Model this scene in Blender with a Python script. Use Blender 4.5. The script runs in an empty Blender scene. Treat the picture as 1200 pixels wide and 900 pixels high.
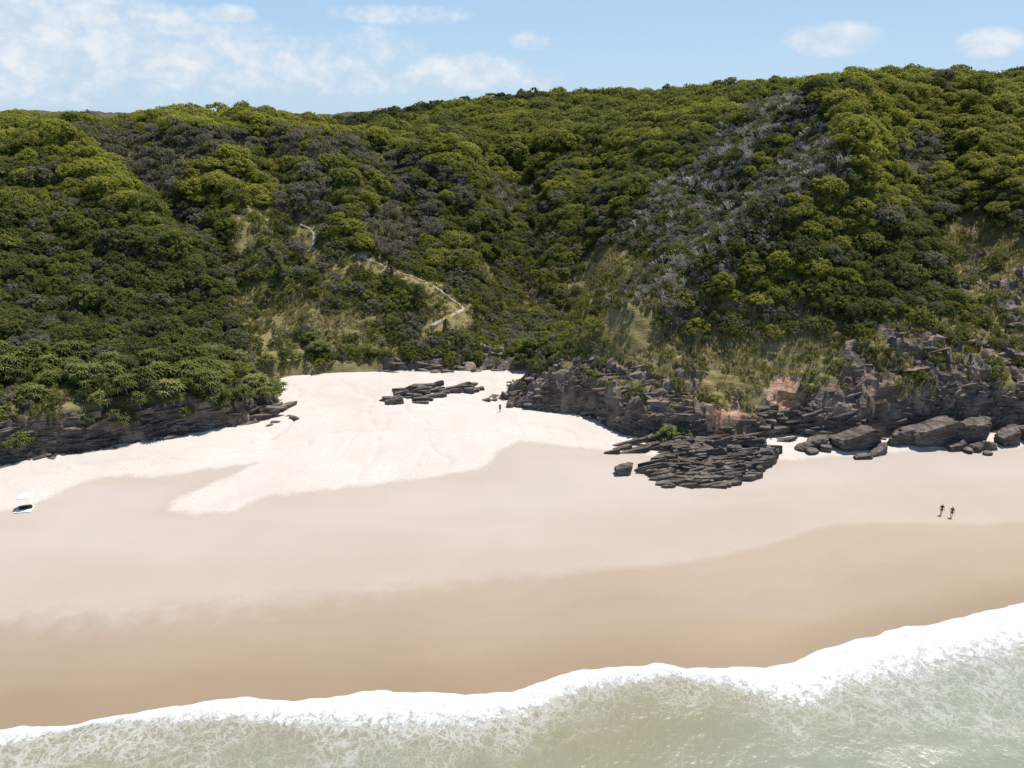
import bpy, bmesh, math, random
import numpy as np
from mathutils import Vector, Matrix, Euler

random.seed(7)
RNG = np.random.default_rng(11)
sc = bpy.context.scene
C = sc.collection
R = math.radians

# ------------------------------------------------------------------ camera
CAM_H, PITCH, FPX = 55.0, R(19.4), 924.0            # drone height, downward tilt, focal length in 1200-px units
cam_d = bpy.data.cameras.new('camera')
cam_d.sensor_width = 36.0
cam_d.lens = 36.0 * FPX / 1200.0
cam_d.clip_start, cam_d.clip_end = 0.5, 9000.0
cam = bpy.data.objects.new('camera', cam_d)
C.objects.link(cam)
cam.location = (0, 0, CAM_H)
cam.rotation_euler = (math.pi / 2 - PITCH, 0, 0)
sc.camera = cam

# ------------------------------------------------------------------ light and exposure
SUN_AZ, SUN_EL = R(44), R(63)
sun_dir = Vector((math.sin(SUN_AZ) * math.cos(SUN_EL), math.cos(SUN_AZ) * math.cos(SUN_EL), math.sin(SUN_EL)))
sl = bpy.data.lights.new('sun', 'SUN')
sl.energy, sl.angle, sl.color = 4.9, R(0.53), (1.0, 0.94, 0.85)
so = bpy.data.objects.new('sun', sl)
C.objects.link(so)
so.rotation_euler = sun_dir.to_track_quat('Z', 'Y').to_euler()
so.location = (0, 0, 200)
vs = sc.view_settings
vs.view_transform, vs.look, vs.exposure, vs.gamma = 'Standard', 'None', 0.42, 1.0
vs.use_curve_mapping = False
SKY_STRENGTH = 0.068


# ------------------------------------------------------------------ node helper
class NT:
    def __init__(s, tree):
        s.t = tree
        tree.nodes.clear()

    def n(s, typ, ins=None, **props):
        nd = s.t.nodes.new(typ)
        for k, v in props.items():
            setattr(nd, k, v)
        for k, v in (ins or {}).items():
            s.set(nd, k, v)
        return nd

    def set(s, nd, k, v):
        sock = nd.inputs[k]
        if isinstance(v, bpy.types.NodeSocket):
            s.t.links.new(v, sock)
        elif isinstance(v, bpy.types.Node):
            s.t.links.new(v.outputs[0], sock)
        else:
            sock.default_value = v

    def m(s, op, a, b=0.0, c=None, clamp=False):
        ins = {0: a, 1: b}
        if c is not None:
            ins[2] = c
        return s.n('ShaderNodeMath', ins, operation=op, use_clamp=clamp).outputs[0]

    def mr(s, v, a, b, c=0.0, d=1.0, smooth=True):
        nd = s.n('ShaderNodeMapRange', {'Value': v, 'From Min': a, 'From Max': b, 'To Min': c, 'To Max': d})
        if smooth:
            nd.interpolation_type = 'SMOOTHSTEP'
        return nd.outputs[0]

    def mix(s, f, a, b):
        nd = s.n('ShaderNodeMix', data_type='RGBA')
        for sock in nd.inputs:
            if sock.identifier == 'Factor_Float':
                s._in(sock, f)
            elif sock.identifier == 'A_Color':
                s._in(sock, a)
            elif sock.identifier == 'B_Color':
                s._in(sock, b)
        return [o for o in nd.outputs if o.identifier == 'Result_Color'][0]

    def mulc(s, col, val):
        return s.n('ShaderNodeVectorMath', {0: col, 1: s.n('ShaderNodeCombineXYZ', {0: val, 1: val, 2: val})}, operation='MULTIPLY').outputs[0]

    def _in(s, sock, v):
        if isinstance(v, bpy.types.NodeSocket):
            s.t.links.new(v, sock)
        elif isinstance(v, bpy.types.Node):
            s.t.links.new(v.outputs[0], sock)
        else:
            sock.default_value = v if not (isinstance(v, tuple) and len(v) == 3) else (*v, 1.0)

    def noise(s, vec, scale, detail=4.0, rough=0.55, dist=0.0):
        return s.n('ShaderNodeTexNoise', {'Vector': vec, 'Scale': scale, 'Detail': detail, 'Roughness': rough, 'Distortion': dist}).outputs[0]

    def ramp(s, f, stops):
        nd = s.n('ShaderNodeValToRGB', {'Fac': f})
        cr = nd.color_ramp
        while len(cr.elements) < len(stops):
            cr.elements.new(0.5)
        for e, (p, c) in zip(cr.elements, stops):
            e.position = p
            e.color = (*c, 1.0)
        return nd.outputs[0]

    def attr(s, name, typ='GEOMETRY'):
        return s.n('ShaderNodeAttribute', attribute_name=name, attribute_type=typ).outputs['Fac']


# ------------------------------------------------------------------ sky: Nishita with fair-weather clouds all round
world = bpy.data.worlds.new('World')
sc.world = world
world.use_nodes = True
w = NT(world.node_tree)
sky = w.n('ShaderNodeTexSky', sky_type='NISHITA', sun_disc=False, sun_elevation=SUN_EL, sun_rotation=SUN_AZ,
          altitude=20.0, air_density=1.0, dust_density=0.0, ozone_density=4.0)
tc = w.n('ShaderNodeTexCoord').outputs['Generated']
sx = w.n('ShaderNodeSeparateXYZ', {0: tc})
az = w.m('ARCTAN2', sx.outputs[0], sx.outputs[1])
el = w.m('ARCSINE', sx.outputs[2])
# cloud coordinates: flat layer seen low over the horizon (wide and shallow puffs)
cv = w.n('ShaderNodeCombineXYZ', {0: w.m('MULTIPLY', az, 9.0), 1: w.m('MULTIPLY', el, 12.0), 2: 0.0}).outputs[0]
n1 = w.noise(cv, 1.0, 6.0, 0.55, 0.35)
n2 = w.noise(cv, 3.1, 5.0, 0.6, 0.2)
n3 = w.noise(cv, 9.0, 3.0, 0.6, 0.1)


def blob(px, py, wx, wy, amp):
    """soft round mask about one direction of the sky"""
    r, u = (px - 600) / FPX, -(py - 450) / FPX
    d = Vector((r, math.cos(PITCH) + u * math.sin(PITCH), -math.sin(PITCH) + u * math.cos(PITCH))).normalized()
    a0, e0 = math.atan2(d.x, d.y), math.asin(d.z)
    dx = w.m('DIVIDE', w.m('SUBTRACT', az, a0), wx / FPX)
    dy = w.m('DIVIDE', w.m('SUBTRACT', el, e0), wy / FPX)
    q = w.m('ADD', w.m('MULTIPLY', dx, dx), w.m('MULTIPLY', dy, dy))
    return w.m('MULTIPLY', w.mr(q, 1.6, 0.0), amp)


blobs = [(978, 46, 50, 17, .95), (1160, 50, 33, 14, .85), (620, 48, 24, 11, .62), (545, 84, 75, 20, .95), (615, 92, 50, 14, .6),
         (465, 17, 85, 11, .6), (440, 58, 60, 26, .55), (268, 17, 34, 10, .85), (205, 26, 26, 12, .75), (130, 8, 40, 18, .8),
         (60, 40, 130, 55, .8), (200, 60, 140, 42, .78), (330, 76, 110, 32, .7), (-60, 40, 160, 66, .8), (90, 95, 200, 28, .5), (430, 92, 70, 20, .55),
         (-300, 20, 190, 60, .7), (1420, 30, 90, 30, .8), (1700, 60, 120, 26, .8), (-700, 50, 200, 50, .7)]
tot = None
for b in blobs:
    v = blob(*b)
    tot = v if tot is None else w.m('MAXIMUM', tot, v)
# field of puffs that carries on over the rest of the sky
free = w.m('MULTIPLY', w.mr(n1, 0.57, 0.72), w.mr(sx.outputs[2], 0.02, 0.20))
detail = w.m('ADD', w.m('MULTIPLY', w.m('SUBTRACT', n2, 0.5), 1.25), w.m('MULTIPLY', w.m('SUBTRACT', n3, 0.5), 0.6))
cl = w.mr(w.m('ADD', w.m('MULTIPLY', w.m('MAXIMUM', tot, free), 1.0), w.m('MULTIPLY', detail, w.mr(w.m('MAXIMUM', tot, free), 0.0, .3))), 0.12, 1.05)
# coastal air: an even pale blue veil over the clear-sky model, lighter towards the horizon
veil = w.mix(w.mr(sx.outputs[2], 0.0, 0.35), (5.5, 7.8, 10.3), (3.0, 6.0, 10.2))
skyc = w.mix(w.mr(sx.outputs[2], 0.12, 0.6, 0.82, 0.2), sky, veil)
ccol = w.mix(w.mr(n2, 0.3, 0.7), (7.2, 8.2, 9.4), (9.2, 9.7, 10.2))
wc = w.mix(w.m('MULTIPLY', cl, 0.95), skyc, ccol)
bg = w.n('ShaderNodeBackground', {'Color': wc, 'Strength': SKY_STRENGTH})
w.n('ShaderNodeOutputWorld', {'Surface': bg})


# ------------------------------------------------------------------ geometry of the view
CP, SP = math.cos(PITCH), math.sin(PITCH)


def ray(px, py):
    px, py = np.asarray(px, float), np.asarray(py, float)
    r, u = (px - 600) / FPX, -(py - 450) / FPX
    return r, CP + u * SP, -SP + u * CP


def at_depth(px, py, Y):
    dx, dy, dz = ray(px, py)
    t = Y / dy
    return dx * t, np.asarray(Y, float) + 0 * t, CAM_H + dz * t


def project(X, Y, Z):
    f = Y * CP + (CAM_H - Z) * SP
    u = Y * SP - (CAM_H - Z) * CP
    f = np.maximum(f, 1.0)
    return 600 + FPX * X / f, 450 - FPX * u / f


def beach_z(X, Y):
    return np.clip(0.03 * (Y - 66.0), -3.0, 3.2)


def beach_at(px, py):
    """pixel to the point of the beach plane under it"""
    dx, dy, dz = ray(px, py)
    t = (CAM_H + 0.03 * 66.0) / (0.03 * dy - dz)
    return dx * t, dy * t


# ------------------------------------------------------------------ small numpy tools
def vnoise(x, y, seed=0):
    xi, yi = np.floor(x).astype(np.int64), np.floor(y).astype(np.int64)
    fx, fy = x - xi, y - yi
    fx, fy = fx * fx * (3 - 2 * fx), fy * fy * (3 - 2 * fy)

    def h(a, b):
        n = (a * 374761393 + b * 668265263 + seed * 1442695) & 0xffffffff
        n = ((n ^ (n >> 13)) * 1274126177) & 0xffffffff
        return ((n ^ (n >> 16)) & 0xffff) / 65535.0
    return (h(xi, yi) * (1 - fx) + h(xi + 1, yi) * fx) * (1 - fy) + (h(xi, yi + 1) * (1 - fx) + h(xi + 1, yi + 1) * fx) * fy


def fbm(x, y, oct=4, seed=0):
    a, s, t = 0.5, 0.0, 0.0
    for k in range(oct):
        s = s + a * vnoise(x * 2 ** k, y * 2 ** k, seed + k * 17)
        t += a
        a *= 0.5
    return s / t


def inside(poly, x, y):
    p = np.asarray(poly, float)
    c = np.zeros(np.shape(x), bool)
    for (x0, y0), (x1, y1) in zip(p, np.roll(p, -1, 0)):
        if y0 == y1:
            continue
        k = ((y0 > y) != (y1 > y)) & (x < (x1 - x0) * (y - y0) / (y1 - y0) + x0)
        c ^= k
    return c


def line_dist(pts, x, y, closed=False):
    p = np.asarray(pts, float)
    q = np.roll(p, -1, 0) if closed else p[1:]
    d = np.full(np.shape(x), 1e18)
    for (x0, y0), (x1, y1) in zip(p, q):
        vx, vy = x1 - x0, y1 - y0
        t = np.clip(((x - x0) * vx + (y - y0) * vy) / (vx * vx + vy * vy + 1e-9), 0, 1)
        d = np.minimum(d, (x - x0 - t * vx) ** 2 + (y - y0 - t * vy) ** 2)
    return np.sqrt(d)


def sdf(poly, x, y):
    d = line_dist(poly, x, y, True)
    return np.where(inside(poly, x, y), d, -d)


def smooth(a, b, x):
    t = np.clip((x - a) / (b - a), 0, 1)
    return t * t * (3 - 2 * t)


def on_beach(pix):
    return [tuple(float(v) for v in beach_at(px, py)) for px, py in pix]


# ------------------------------------------------------------------ terrain: thin-plate surface through surveyed points
# (image column, image row, ground distance in metres, height of the plants standing there)
SURVEY = [
    # hill over the pandanus ledge
    (0, 482, 119, 0), (0, 400, 140, 3), (0, 300, 165, 4), (0, 200, 195, 4), (0, 114, 228, 9), (0, 114, 300, 14),
    (100, 470, 122, 0), (100, 400, 142, 3), (100, 300, 170, 4), (100, 200, 202, 4), (100, 118, 238, 8.5), (100, 118, 310, 15),
    (200, 458, 127, 0), (200, 400, 145, 3), (200, 300, 175, 4), (200, 200, 210, 4), (200, 121, 245, 8.5), (200, 122, 320, 15),
    (315, 462, 138, 0), (310, 425, 150, 1), (300, 380, 162, 2), (300, 300, 184, 3), (300, 200, 220, 4), (300, 126, 255, 6.5), (300, 128, 330, 12),
    (400, 430, 155, 0), (400, 390, 166, 1), (400, 300, 192, 2), (400, 200, 228, 4), (410, 140, 258, 8), (400, 135, 340, 18),
    (480, 425, 157, 0), (500, 380, 168, 1), (500, 300, 198, 2), (500, 210, 235, 4), (515, 160, 262, 4), (500, 140, 350, 8),
    # gully and hills behind it
    (590, 425, 158, 0), (600, 380, 172, 2), (600, 300, 206, 3), (600, 210, 258, 4), (600, 172, 292, 5), (600, 130, 350, 9), (600, 99, 410, 12), (600, 96, 470, 16),
    (420, 127, 420, 14), (500, 112, 420, 12), (560, 103, 420, 12),
    (690, 350, 178, 1), (680, 300, 202, 2), (680, 220, 242, 3), (690, 165, 275, 4), (700, 130, 330, 8), (700, 97, 400, 11), (700, 94, 470, 15),
    # spur over the headland: crest, flank towards the gully, front
    (600, 464, 141, 0), (640, 432, 141, 0), (690, 428, 139, 0), (740, 430, 136, 0), (720, 390, 146, 0), (770, 360, 154, 1),
    (760, 300, 184, 2), (760, 220, 220, 2), (770, 165, 246, 3), (780, 135, 268, 4), (800, 100, 370, 9), (800, 92, 450, 14),
    (800, 440, 131, 0), (830, 400, 138, 1), (830, 335, 148, 2), (840, 270, 182, 2), (850, 200, 207, 2), (860, 140, 236, 4), (880, 118, 256, 4), (900, 86, 340, 9),
    (880, 470, 128, 0), (920, 420, 134, 1), (920, 350, 142, 2), (905, 268, 155, 3), (930, 215, 182, 3), (985, 205, 166, 3), (940, 150, 206, 3), (950, 100, 224, 4), (960, 84, 330, 12),
    (1000, 455, 128, 0), (1010, 400, 134, 1), (1000, 330, 145, 4), (1000, 250, 158, 3), (990, 165, 180, 3), (1000, 105, 210, 4), (1000, 88, 250, 6), (1000, 80, 330, 10),
    (1100, 450, 128, 0), (1100, 400, 135, 1), (1100, 330, 154, 2), (1100, 250, 176, 3), (1100, 170, 205, 4), (1100, 105, 228, 4), (1100, 84, 280, 7), (1100, 78, 350, 10),
    (1200, 450, 129, 0), (1200, 400, 138, 1), (1200, 330, 152, 1), (1200, 250, 172, 3), (1200, 170, 200, 4), (1200, 108, 236, 4), (1200, 90, 280, 7), (1200, 84, 350, 10),
]
pts = []
for px, py, Y, h in SURVEY:
    X, Yv, Z = at_depth(px, py, Y)
    h = h * (1.0 if h > 7.5 and px < 420 else .62 if Y < 300 else .9)
    pts.append((float(X), float(Yv), float(Z) - h))
    if px == 0:
        for ex in (60, 150):
            pts.append((float(X) - ex, float(Yv) - 0.25 * ex * (Y < 230), float(Z) - h))
    if px == 1200:
        for ex in (60, 150):
            pts.append((float(X) + ex, float(Yv), float(Z) - h))
for X in (-450, -200, 0, 200, 450):
    pts += [(X, 620, 62), (X, 900, 66)]
pts = np.array(pts)
S_ = 100.0
ctl = pts[:, :2] / S_


def tps_k(r2):
    return 0.5 * r2 * np.log(r2 + 1e-12)


nP = len(pts)
d2 = ((ctl[:, None] - ctl[None]) ** 2).sum(-1)
A_ = np.zeros((nP + 3, nP + 3))
A_[:nP, :nP] = tps_k(d2) + np.eye(nP) * 0.0006
A_[:nP, nP] = 1
A_[:nP, nP + 1:] = ctl
A_[nP:, :nP] = A_[:nP, nP:].T
sol = np.linalg.solve(A_, np.concatenate([pts[:, 2], np.zeros(3)]))


def tps(X, Y):
    out = np.empty(X.size)
    xs, ys = X.ravel() / S_, Y.ravel() / S_
    for i in range(0, xs.size, 20000):
        a, b = xs[i:i + 20000], ys[i:i + 20000]
        r2 = (a[:, None] - ctl[None, :, 0]) ** 2 + (b[:, None] - ctl[None, :, 1]) ** 2
        out[i:i + 20000] = tps_k(r2) @ sol[:nP] + sol[nP] + sol[nP + 1] * a + sol[nP + 2] * b
    return out.reshape(X.shape)


FOOT_PIX = [(-700, 690), (-250, 588), (0, 545), (60, 535), (130, 523), (200, 512), (270, 501), (322, 493), (337, 481), (326, 465), (318, 448),
            (345, 441), (420, 438), (500, 437), (570, 437), (614, 436), (640, 440), (600, 455), (570, 467), (592, 479), (640, 484), (690, 489),
            (712, 503), (745, 516), (780, 519), (840, 518), (905, 517), (925, 511), (960, 516), (1010, 516), (1090, 511), (1200, 505), (1400, 498), (1900, 494)]
foot = on_beach(FOOT_PIX) + [(900, 130), (900, 1500), (-900, 1500)]

GX0, GY0, GS, NX, NY = -390.0, 96.0, 0.75, 1040, 580
gx, gy = GX0 + GS * np.arange(NX), GY0 + GS * np.arange(NY)
GXX, GYY = np.meshgrid(gx, gy)
Dfoot = sdf(foot, GXX, GYY)
Hill = tps(GXX, GYY)
rough = (fbm(GXX / 14, GYY / 14, 4, 3) - 0.5) * 4.0 + (fbm(GXX / 4, GYY / 4, 3, 9) - 0.5) * 1.3
gullies = (np.abs(fbm(GXX / 22 + GYY / 90, GYY / 60, 3, 21) - 0.5) * 2)
Hill = Hill + rough * smooth(2, 18, Dfoot) + (gullies - 0.35) * 6.0 * smooth(12, 40, Dfoot) * smooth(330, 270, GYY)
# stepped strata low on the cliffs
low = smooth(30, 8, Dfoot)
stp = 1.25
st_in = Hill / stp + 0.05 * GXX + (fbm(GXX / 9, GYY / 9, 3, 5) - .5) * 1.2
terr = (np.floor(st_in) + smooth(0.55, 0.95, st_in - np.floor(st_in)) - st_in) * stp
Hill = Hill + terr * low * 0.8
BZ = beach_z(GXX, GYY)
Hill = np.maximum(Hill, BZ + 0.3)
ZG = np.where(Dfoot > 0, BZ - 0.4 + (Hill - BZ + 0.4) * smooth(0.0, 2.6, Dfoot), BZ - 0.4 - np.minimum(3.0, -Dfoot * 1.2))


def hz(X, Y):
    X, Y = np.asarray(X, float), np.asarray(Y, float)
    u, v = np.clip((X - GX0) / GS, 0, NX - 1.001), np.clip((Y - GY0) / GS, 0, NY - 1.001)
    i, j = u.astype(int), v.astype(int)
    a, b = u - i, v - j
    return (ZG[j, i] * (1 - a) + ZG[j, i + 1] * a) * (1 - b) + (ZG[j + 1, i] * (1 - a) + ZG[j + 1, i + 1] * a) * b


def surf(X, Y):
    return np.maximum(hz(X, Y), beach_z(X, Y))


def hit(px, py):
    """pixel rays to the first point of the hill or beach they meet"""
    px, py = np.atleast_1d(np.asarray(px, float)), np.atleast_1d(np.asarray(py, float))
    dx, dy, dz = ray(px, py)
    res = np.full(px.shape, np.nan)
    for t in np.arange(90, 520, 0.6):
        m = np.isnan(res) & ((CAM_H + dz * t) < surf(dx * t, dy * t))
        res[m] = t - 0.3
    ok = ~np.isnan(res)
    t = np.where(ok, res, 500)
    X, Y = dx * t, dy * t
    return X, Y, surf(X, Y), ok


def visible(X, Y, Z):
    """which points the drone sees over the bare terrain"""
    v = np.ones(X.shape, bool)
    for k in np.linspace(0.35, 0.985, 90):
        v &= (CAM_H + (Z - CAM_H) * k) > surf(X * k, Y * k) - 0.3
    return v


# water-cut gullies and ridges, traced along the ground
CARVE = [([(100, 145), (160, 200), (230, 270), (290, 340)], -4.5, 5.5), ([(300, 165), (330, 215), (350, 300)], -3.5, 5), ([(600, 185), (610, 250), (600, 330), (620, 420)], -9.5, 11),
         ([(700, 185), (690, 260), (660, 340), (645, 415)], -4.5, 7), ([(1110, 130), (1115, 200), (1160, 300)], -5.0, 7), ([(450, 175), (480, 230), (470, 290)], -4.0, 6), ([(1050, 130), (1060, 200), (1010, 290)], -3.0, 5),
         ([(690, 425), (760, 375), (830, 330), (905, 265), (985, 203), (990, 165)], 6.0, 6.5), ([(60, 170), (150, 250), (230, 340)], 3.0, 6), ([(395, 170), (420, 230), (400, 290)], 3.0, 6),
         ([(870, 190), (920, 150), (945, 125)], 3.0, 4), ([(1100, 110), (1150, 200), (1190, 290)], 3.5, 7), ([(215, 160), (270, 230), (310, 300)], 2.5, 5), ([(540, 200), (560, 270), (560, 340)], 3.0, 7)]
add_ = np.zeros_like(ZG)
for pl, amp, wd in CARVE:
    X, Y, Z, ok = hit([a for a, b in pl], [b for a, b in pl])
    d = line_dist(np.stack([X, Y], 1), GXX + (fbm(GXX / 9, GYY / 9, 2, 91) - .5) * 5, GYY)
    add_ += amp * np.exp(-(d / wd) ** 2)
ZG = ZG + add_ * smooth(7, 16, Dfoot)
ZG = np.where(Dfoot > 3.0, np.maximum(ZG, BZ + 0.9 + 0.05 * np.minimum(Dfoot, 60)), ZG)

# ------------------------------------------------------------------ land cover (read off the survey view, kept as places on the ground)
ROCK = [
    [(-400, 590), (-400, 520), (0, 492), (60, 490), (150, 482), (240, 472), (330, 464), (345, 490), (200, 520), (0, 552)],
    [(560, 470), (630, 428), (690, 424), (745, 425), (790, 440), (815, 480), (850, 492), (905, 470), (950, 430), (1000, 398), (1060, 385), (1150, 400),
     (1200, 420), (1500, 420), (1500, 530), (740, 535), (690, 500)],
    [(440, 440), (462, 420), (520, 414), (560, 412), (600, 402), (628, 437)],
    [(790, 420), (815, 395), (835, 440), (815, 470)],
    [(1120, 285), (1165, 270), (1200, 320), (1200, 400), (1165, 380)],
]
OPEN = [
    [(275, 345), (300, 300), (315, 245), (335, 250), (345, 300), (410, 335), (418, 293), (470, 303), (560, 335), (610, 325), (640, 352), (600, 395),
     (560, 432), (470, 425), (400, 437), (325, 442), (318, 410)],
    [(635, 434), (680, 382), (725, 358), (775, 362), (805, 420), (770, 438), (700, 442)],
    [(800, 470), (830, 395), (950, 380), (1000, 395), (1060, 375), (1170, 370), (1180, 400), (1060, 390), (950, 440), (890, 490), (840, 495)],
    [(1092, 272), (1130, 246), (1200, 262), (1290, 270), (1290, 430), (1150, 415), (1128, 335)],
    [(660, 300), (720, 275), (760, 290), (720, 345), (690, 370), (670, 350)],
    [(0, 425), (40, 430), (90, 460), (85, 480), (0, 480)],
]
SCRUB = [
    [(560, 300), (660, 270), (760, 280), (830, 345), (900, 340), (1000, 365), (1180, 340), (1200, 410), (1000, 405), (900, 475), (830, 505), (780, 435), (640, 435), (560, 400)],
    [(270, 230), (340, 230), (420, 285), (560, 315), (570, 430), (320, 445), (265, 350)],
    [(-60, 440), (30, 425), (100, 450), (120, 480), (-60, 500)],
]
GREY = [
    [(670, 350), (700, 300), (745, 240), (800, 185), (835, 145), (890, 108), (955, 100), (985, 140), (1000, 185), (990, 208), (905, 258), (845, 310),
     (800, 335), (740, 385)],
    [(560, 230), (575, 195), (620, 185), (640, 215), (600, 245)],
]
STEMS = [
    [(95, 140), (140, 145), (290, 157), (400, 165), (520, 188), (555, 205), (545, 225), (505, 205), (400, 184), (290, 174), (205, 178), (225, 225), (270, 310), (235, 290), (150, 198), (100, 162)],
    [(330, 215), (375, 205), (395, 265), (345, 300)],
    [(470, 200), (520, 230), (505, 290), (440, 300), (420, 260)],
    [(1060, 150), (1100, 170), (1095, 220), (1060, 190)],
    [(770, 385), (790, 345), (830, 360), (830, 400)],
    [(880, 130), (930, 105), (945, 120), (880, 160)],
]
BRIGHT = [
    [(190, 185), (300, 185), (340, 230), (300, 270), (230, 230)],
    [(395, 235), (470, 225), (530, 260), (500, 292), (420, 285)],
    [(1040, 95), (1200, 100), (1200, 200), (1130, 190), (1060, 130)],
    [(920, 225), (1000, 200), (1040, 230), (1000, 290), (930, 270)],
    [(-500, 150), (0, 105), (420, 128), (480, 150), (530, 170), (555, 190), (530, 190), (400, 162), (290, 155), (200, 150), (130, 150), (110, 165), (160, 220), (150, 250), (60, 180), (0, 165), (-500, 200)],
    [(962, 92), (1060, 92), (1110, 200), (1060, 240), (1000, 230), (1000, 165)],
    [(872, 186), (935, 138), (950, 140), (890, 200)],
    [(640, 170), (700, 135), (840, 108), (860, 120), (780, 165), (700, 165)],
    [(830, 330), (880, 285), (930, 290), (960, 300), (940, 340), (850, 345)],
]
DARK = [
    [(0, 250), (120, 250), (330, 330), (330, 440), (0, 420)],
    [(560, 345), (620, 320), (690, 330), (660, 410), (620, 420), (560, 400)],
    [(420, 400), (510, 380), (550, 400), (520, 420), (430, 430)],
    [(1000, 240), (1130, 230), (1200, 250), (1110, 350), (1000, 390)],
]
ORANGE = [[(903, 445), (915, 432), (940, 440), (948, 478), (905, 482)], [(818, 490), (830, 472), (848, 478), (850, 500), (825, 502)],
          [(845, 478), (870, 470), (880, 490), (855, 495)]]


def cover(X, Y, Z):
    px, py = project(X, Y, Z)
    jx = (fbm(X / 6, Y / 6, 3, 41) - 0.5) * 46
    jy = (fbm(X / 6, Y / 6, 3, 57) - 0.5) * 34
    rx_, ry_ = px, py
    px, py = px + jx, py + jy

    def any_(ps):
        r = np.zeros(px.shape, bool)
        for p in ps:
            r |= inside(p, px, py)
        return r
    near = Y < 300
    rock = any_(ROCK) & near
    soil = rock & (Z > 8.0) & (fbm(X / 5, Y / 5, 3, 131) > .60 - .012 * np.clip(Z - 8, 0, 8)) & (X > 0)
    rock = rock & ~soil
    return dict(rock=rock, open=any_(OPEN) & near & ~rock, grey=any_(GREY) & near, stems=any_(STEMS) & near, bright=any_(BRIGHT) & near, scrub=(any_(SCRUB) & near) | soil,
                dark=any_(DARK) & near, orange=np.logical_or.reduce([inside(o_, rx_ + jx * .7 + (vnoise(X * .9, Y * .9, 44) - .5) * 14, ry_ + jy * .6 + (vnoise(X * .9, Y * .9, 45) - .5) * 12) for o_ in ORANGE]) & near)


# ------------------------------------------------------------------ object helpers
def mesh_np(name, co, faces_flat, nper):
    """mesh from numpy arrays; every face has nper corners"""
    me = bpy.data.meshes.new(name)
    n = len(faces_flat) // nper
    me.vertices.add(len(co))
    me.vertices.foreach_set('co', np.asarray(co, np.float32).ravel())
    me.loops.add(n * nper)
    me.loops.foreach_set('vertex_index', np.asarray(faces_flat, np.int32).ravel())
    me.polygons.add(n)
    me.polygons.foreach_set('loop_start', np.arange(0, n * nper, nper, dtype=np.int32))
    me.polygons.foreach_set('loop_total', np.full(n, nper, np.int32))
    me.update(calc_edges=True)
    return me


def grid_mesh(name, X, Y, Z, attrs=None):
    ny, nx = X.shape
    co = np.stack([X, Y, Z], -1).reshape(-1, 3)
    idx = np.arange(nx * ny).reshape(ny, nx)
    f = np.stack([idx[:-1, :-1], idx[:-1, 1:], idx[1:, 1:], idx[1:, :-1]], -1).reshape(-1)
    me = mesh_np(name, co, f, 4)
    for k, v in (attrs or {}).items():
        a = me.attributes.new(k, 'FLOAT', 'POINT')
        a.data.foreach_set('value', np.asarray(v, np.float32).ravel())
    me.polygons.foreach_set('use_smooth', np.ones(len(me.polygons), bool))
    return me


def link(name, data, mat=None, parent=None, **props):
    o = bpy.data.objects.new(name, data)
    C.objects.link(o)
    if mat is not None and data is not None and not data.materials:
        data.materials.append(mat)
    if parent is not None:
        o.parent = parent
    for k, v in props.items():
        o[k] = v
    return o


def thing(name, label, cat, loc=(0, 0, 0), rotz=0.0, group=None):
    o = bpy.data.objects.new(name, None)
    C.objects.link(o)
    o.empty_display_size = 0.2
    o.location, o.rotation_euler = loc, (0, 0, rotz)
    o['label'], o['category'] = label, cat
    if group:
        o['group'] = group
    return o


def material(name):
    m = bpy.data.materials.new(name)
    m.use_nodes = True
    return m, NT(m.node_tree)


def finish(n, shader, disp=None):
    out = n.n('ShaderNodeOutputMaterial', {'Surface': shader})


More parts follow.
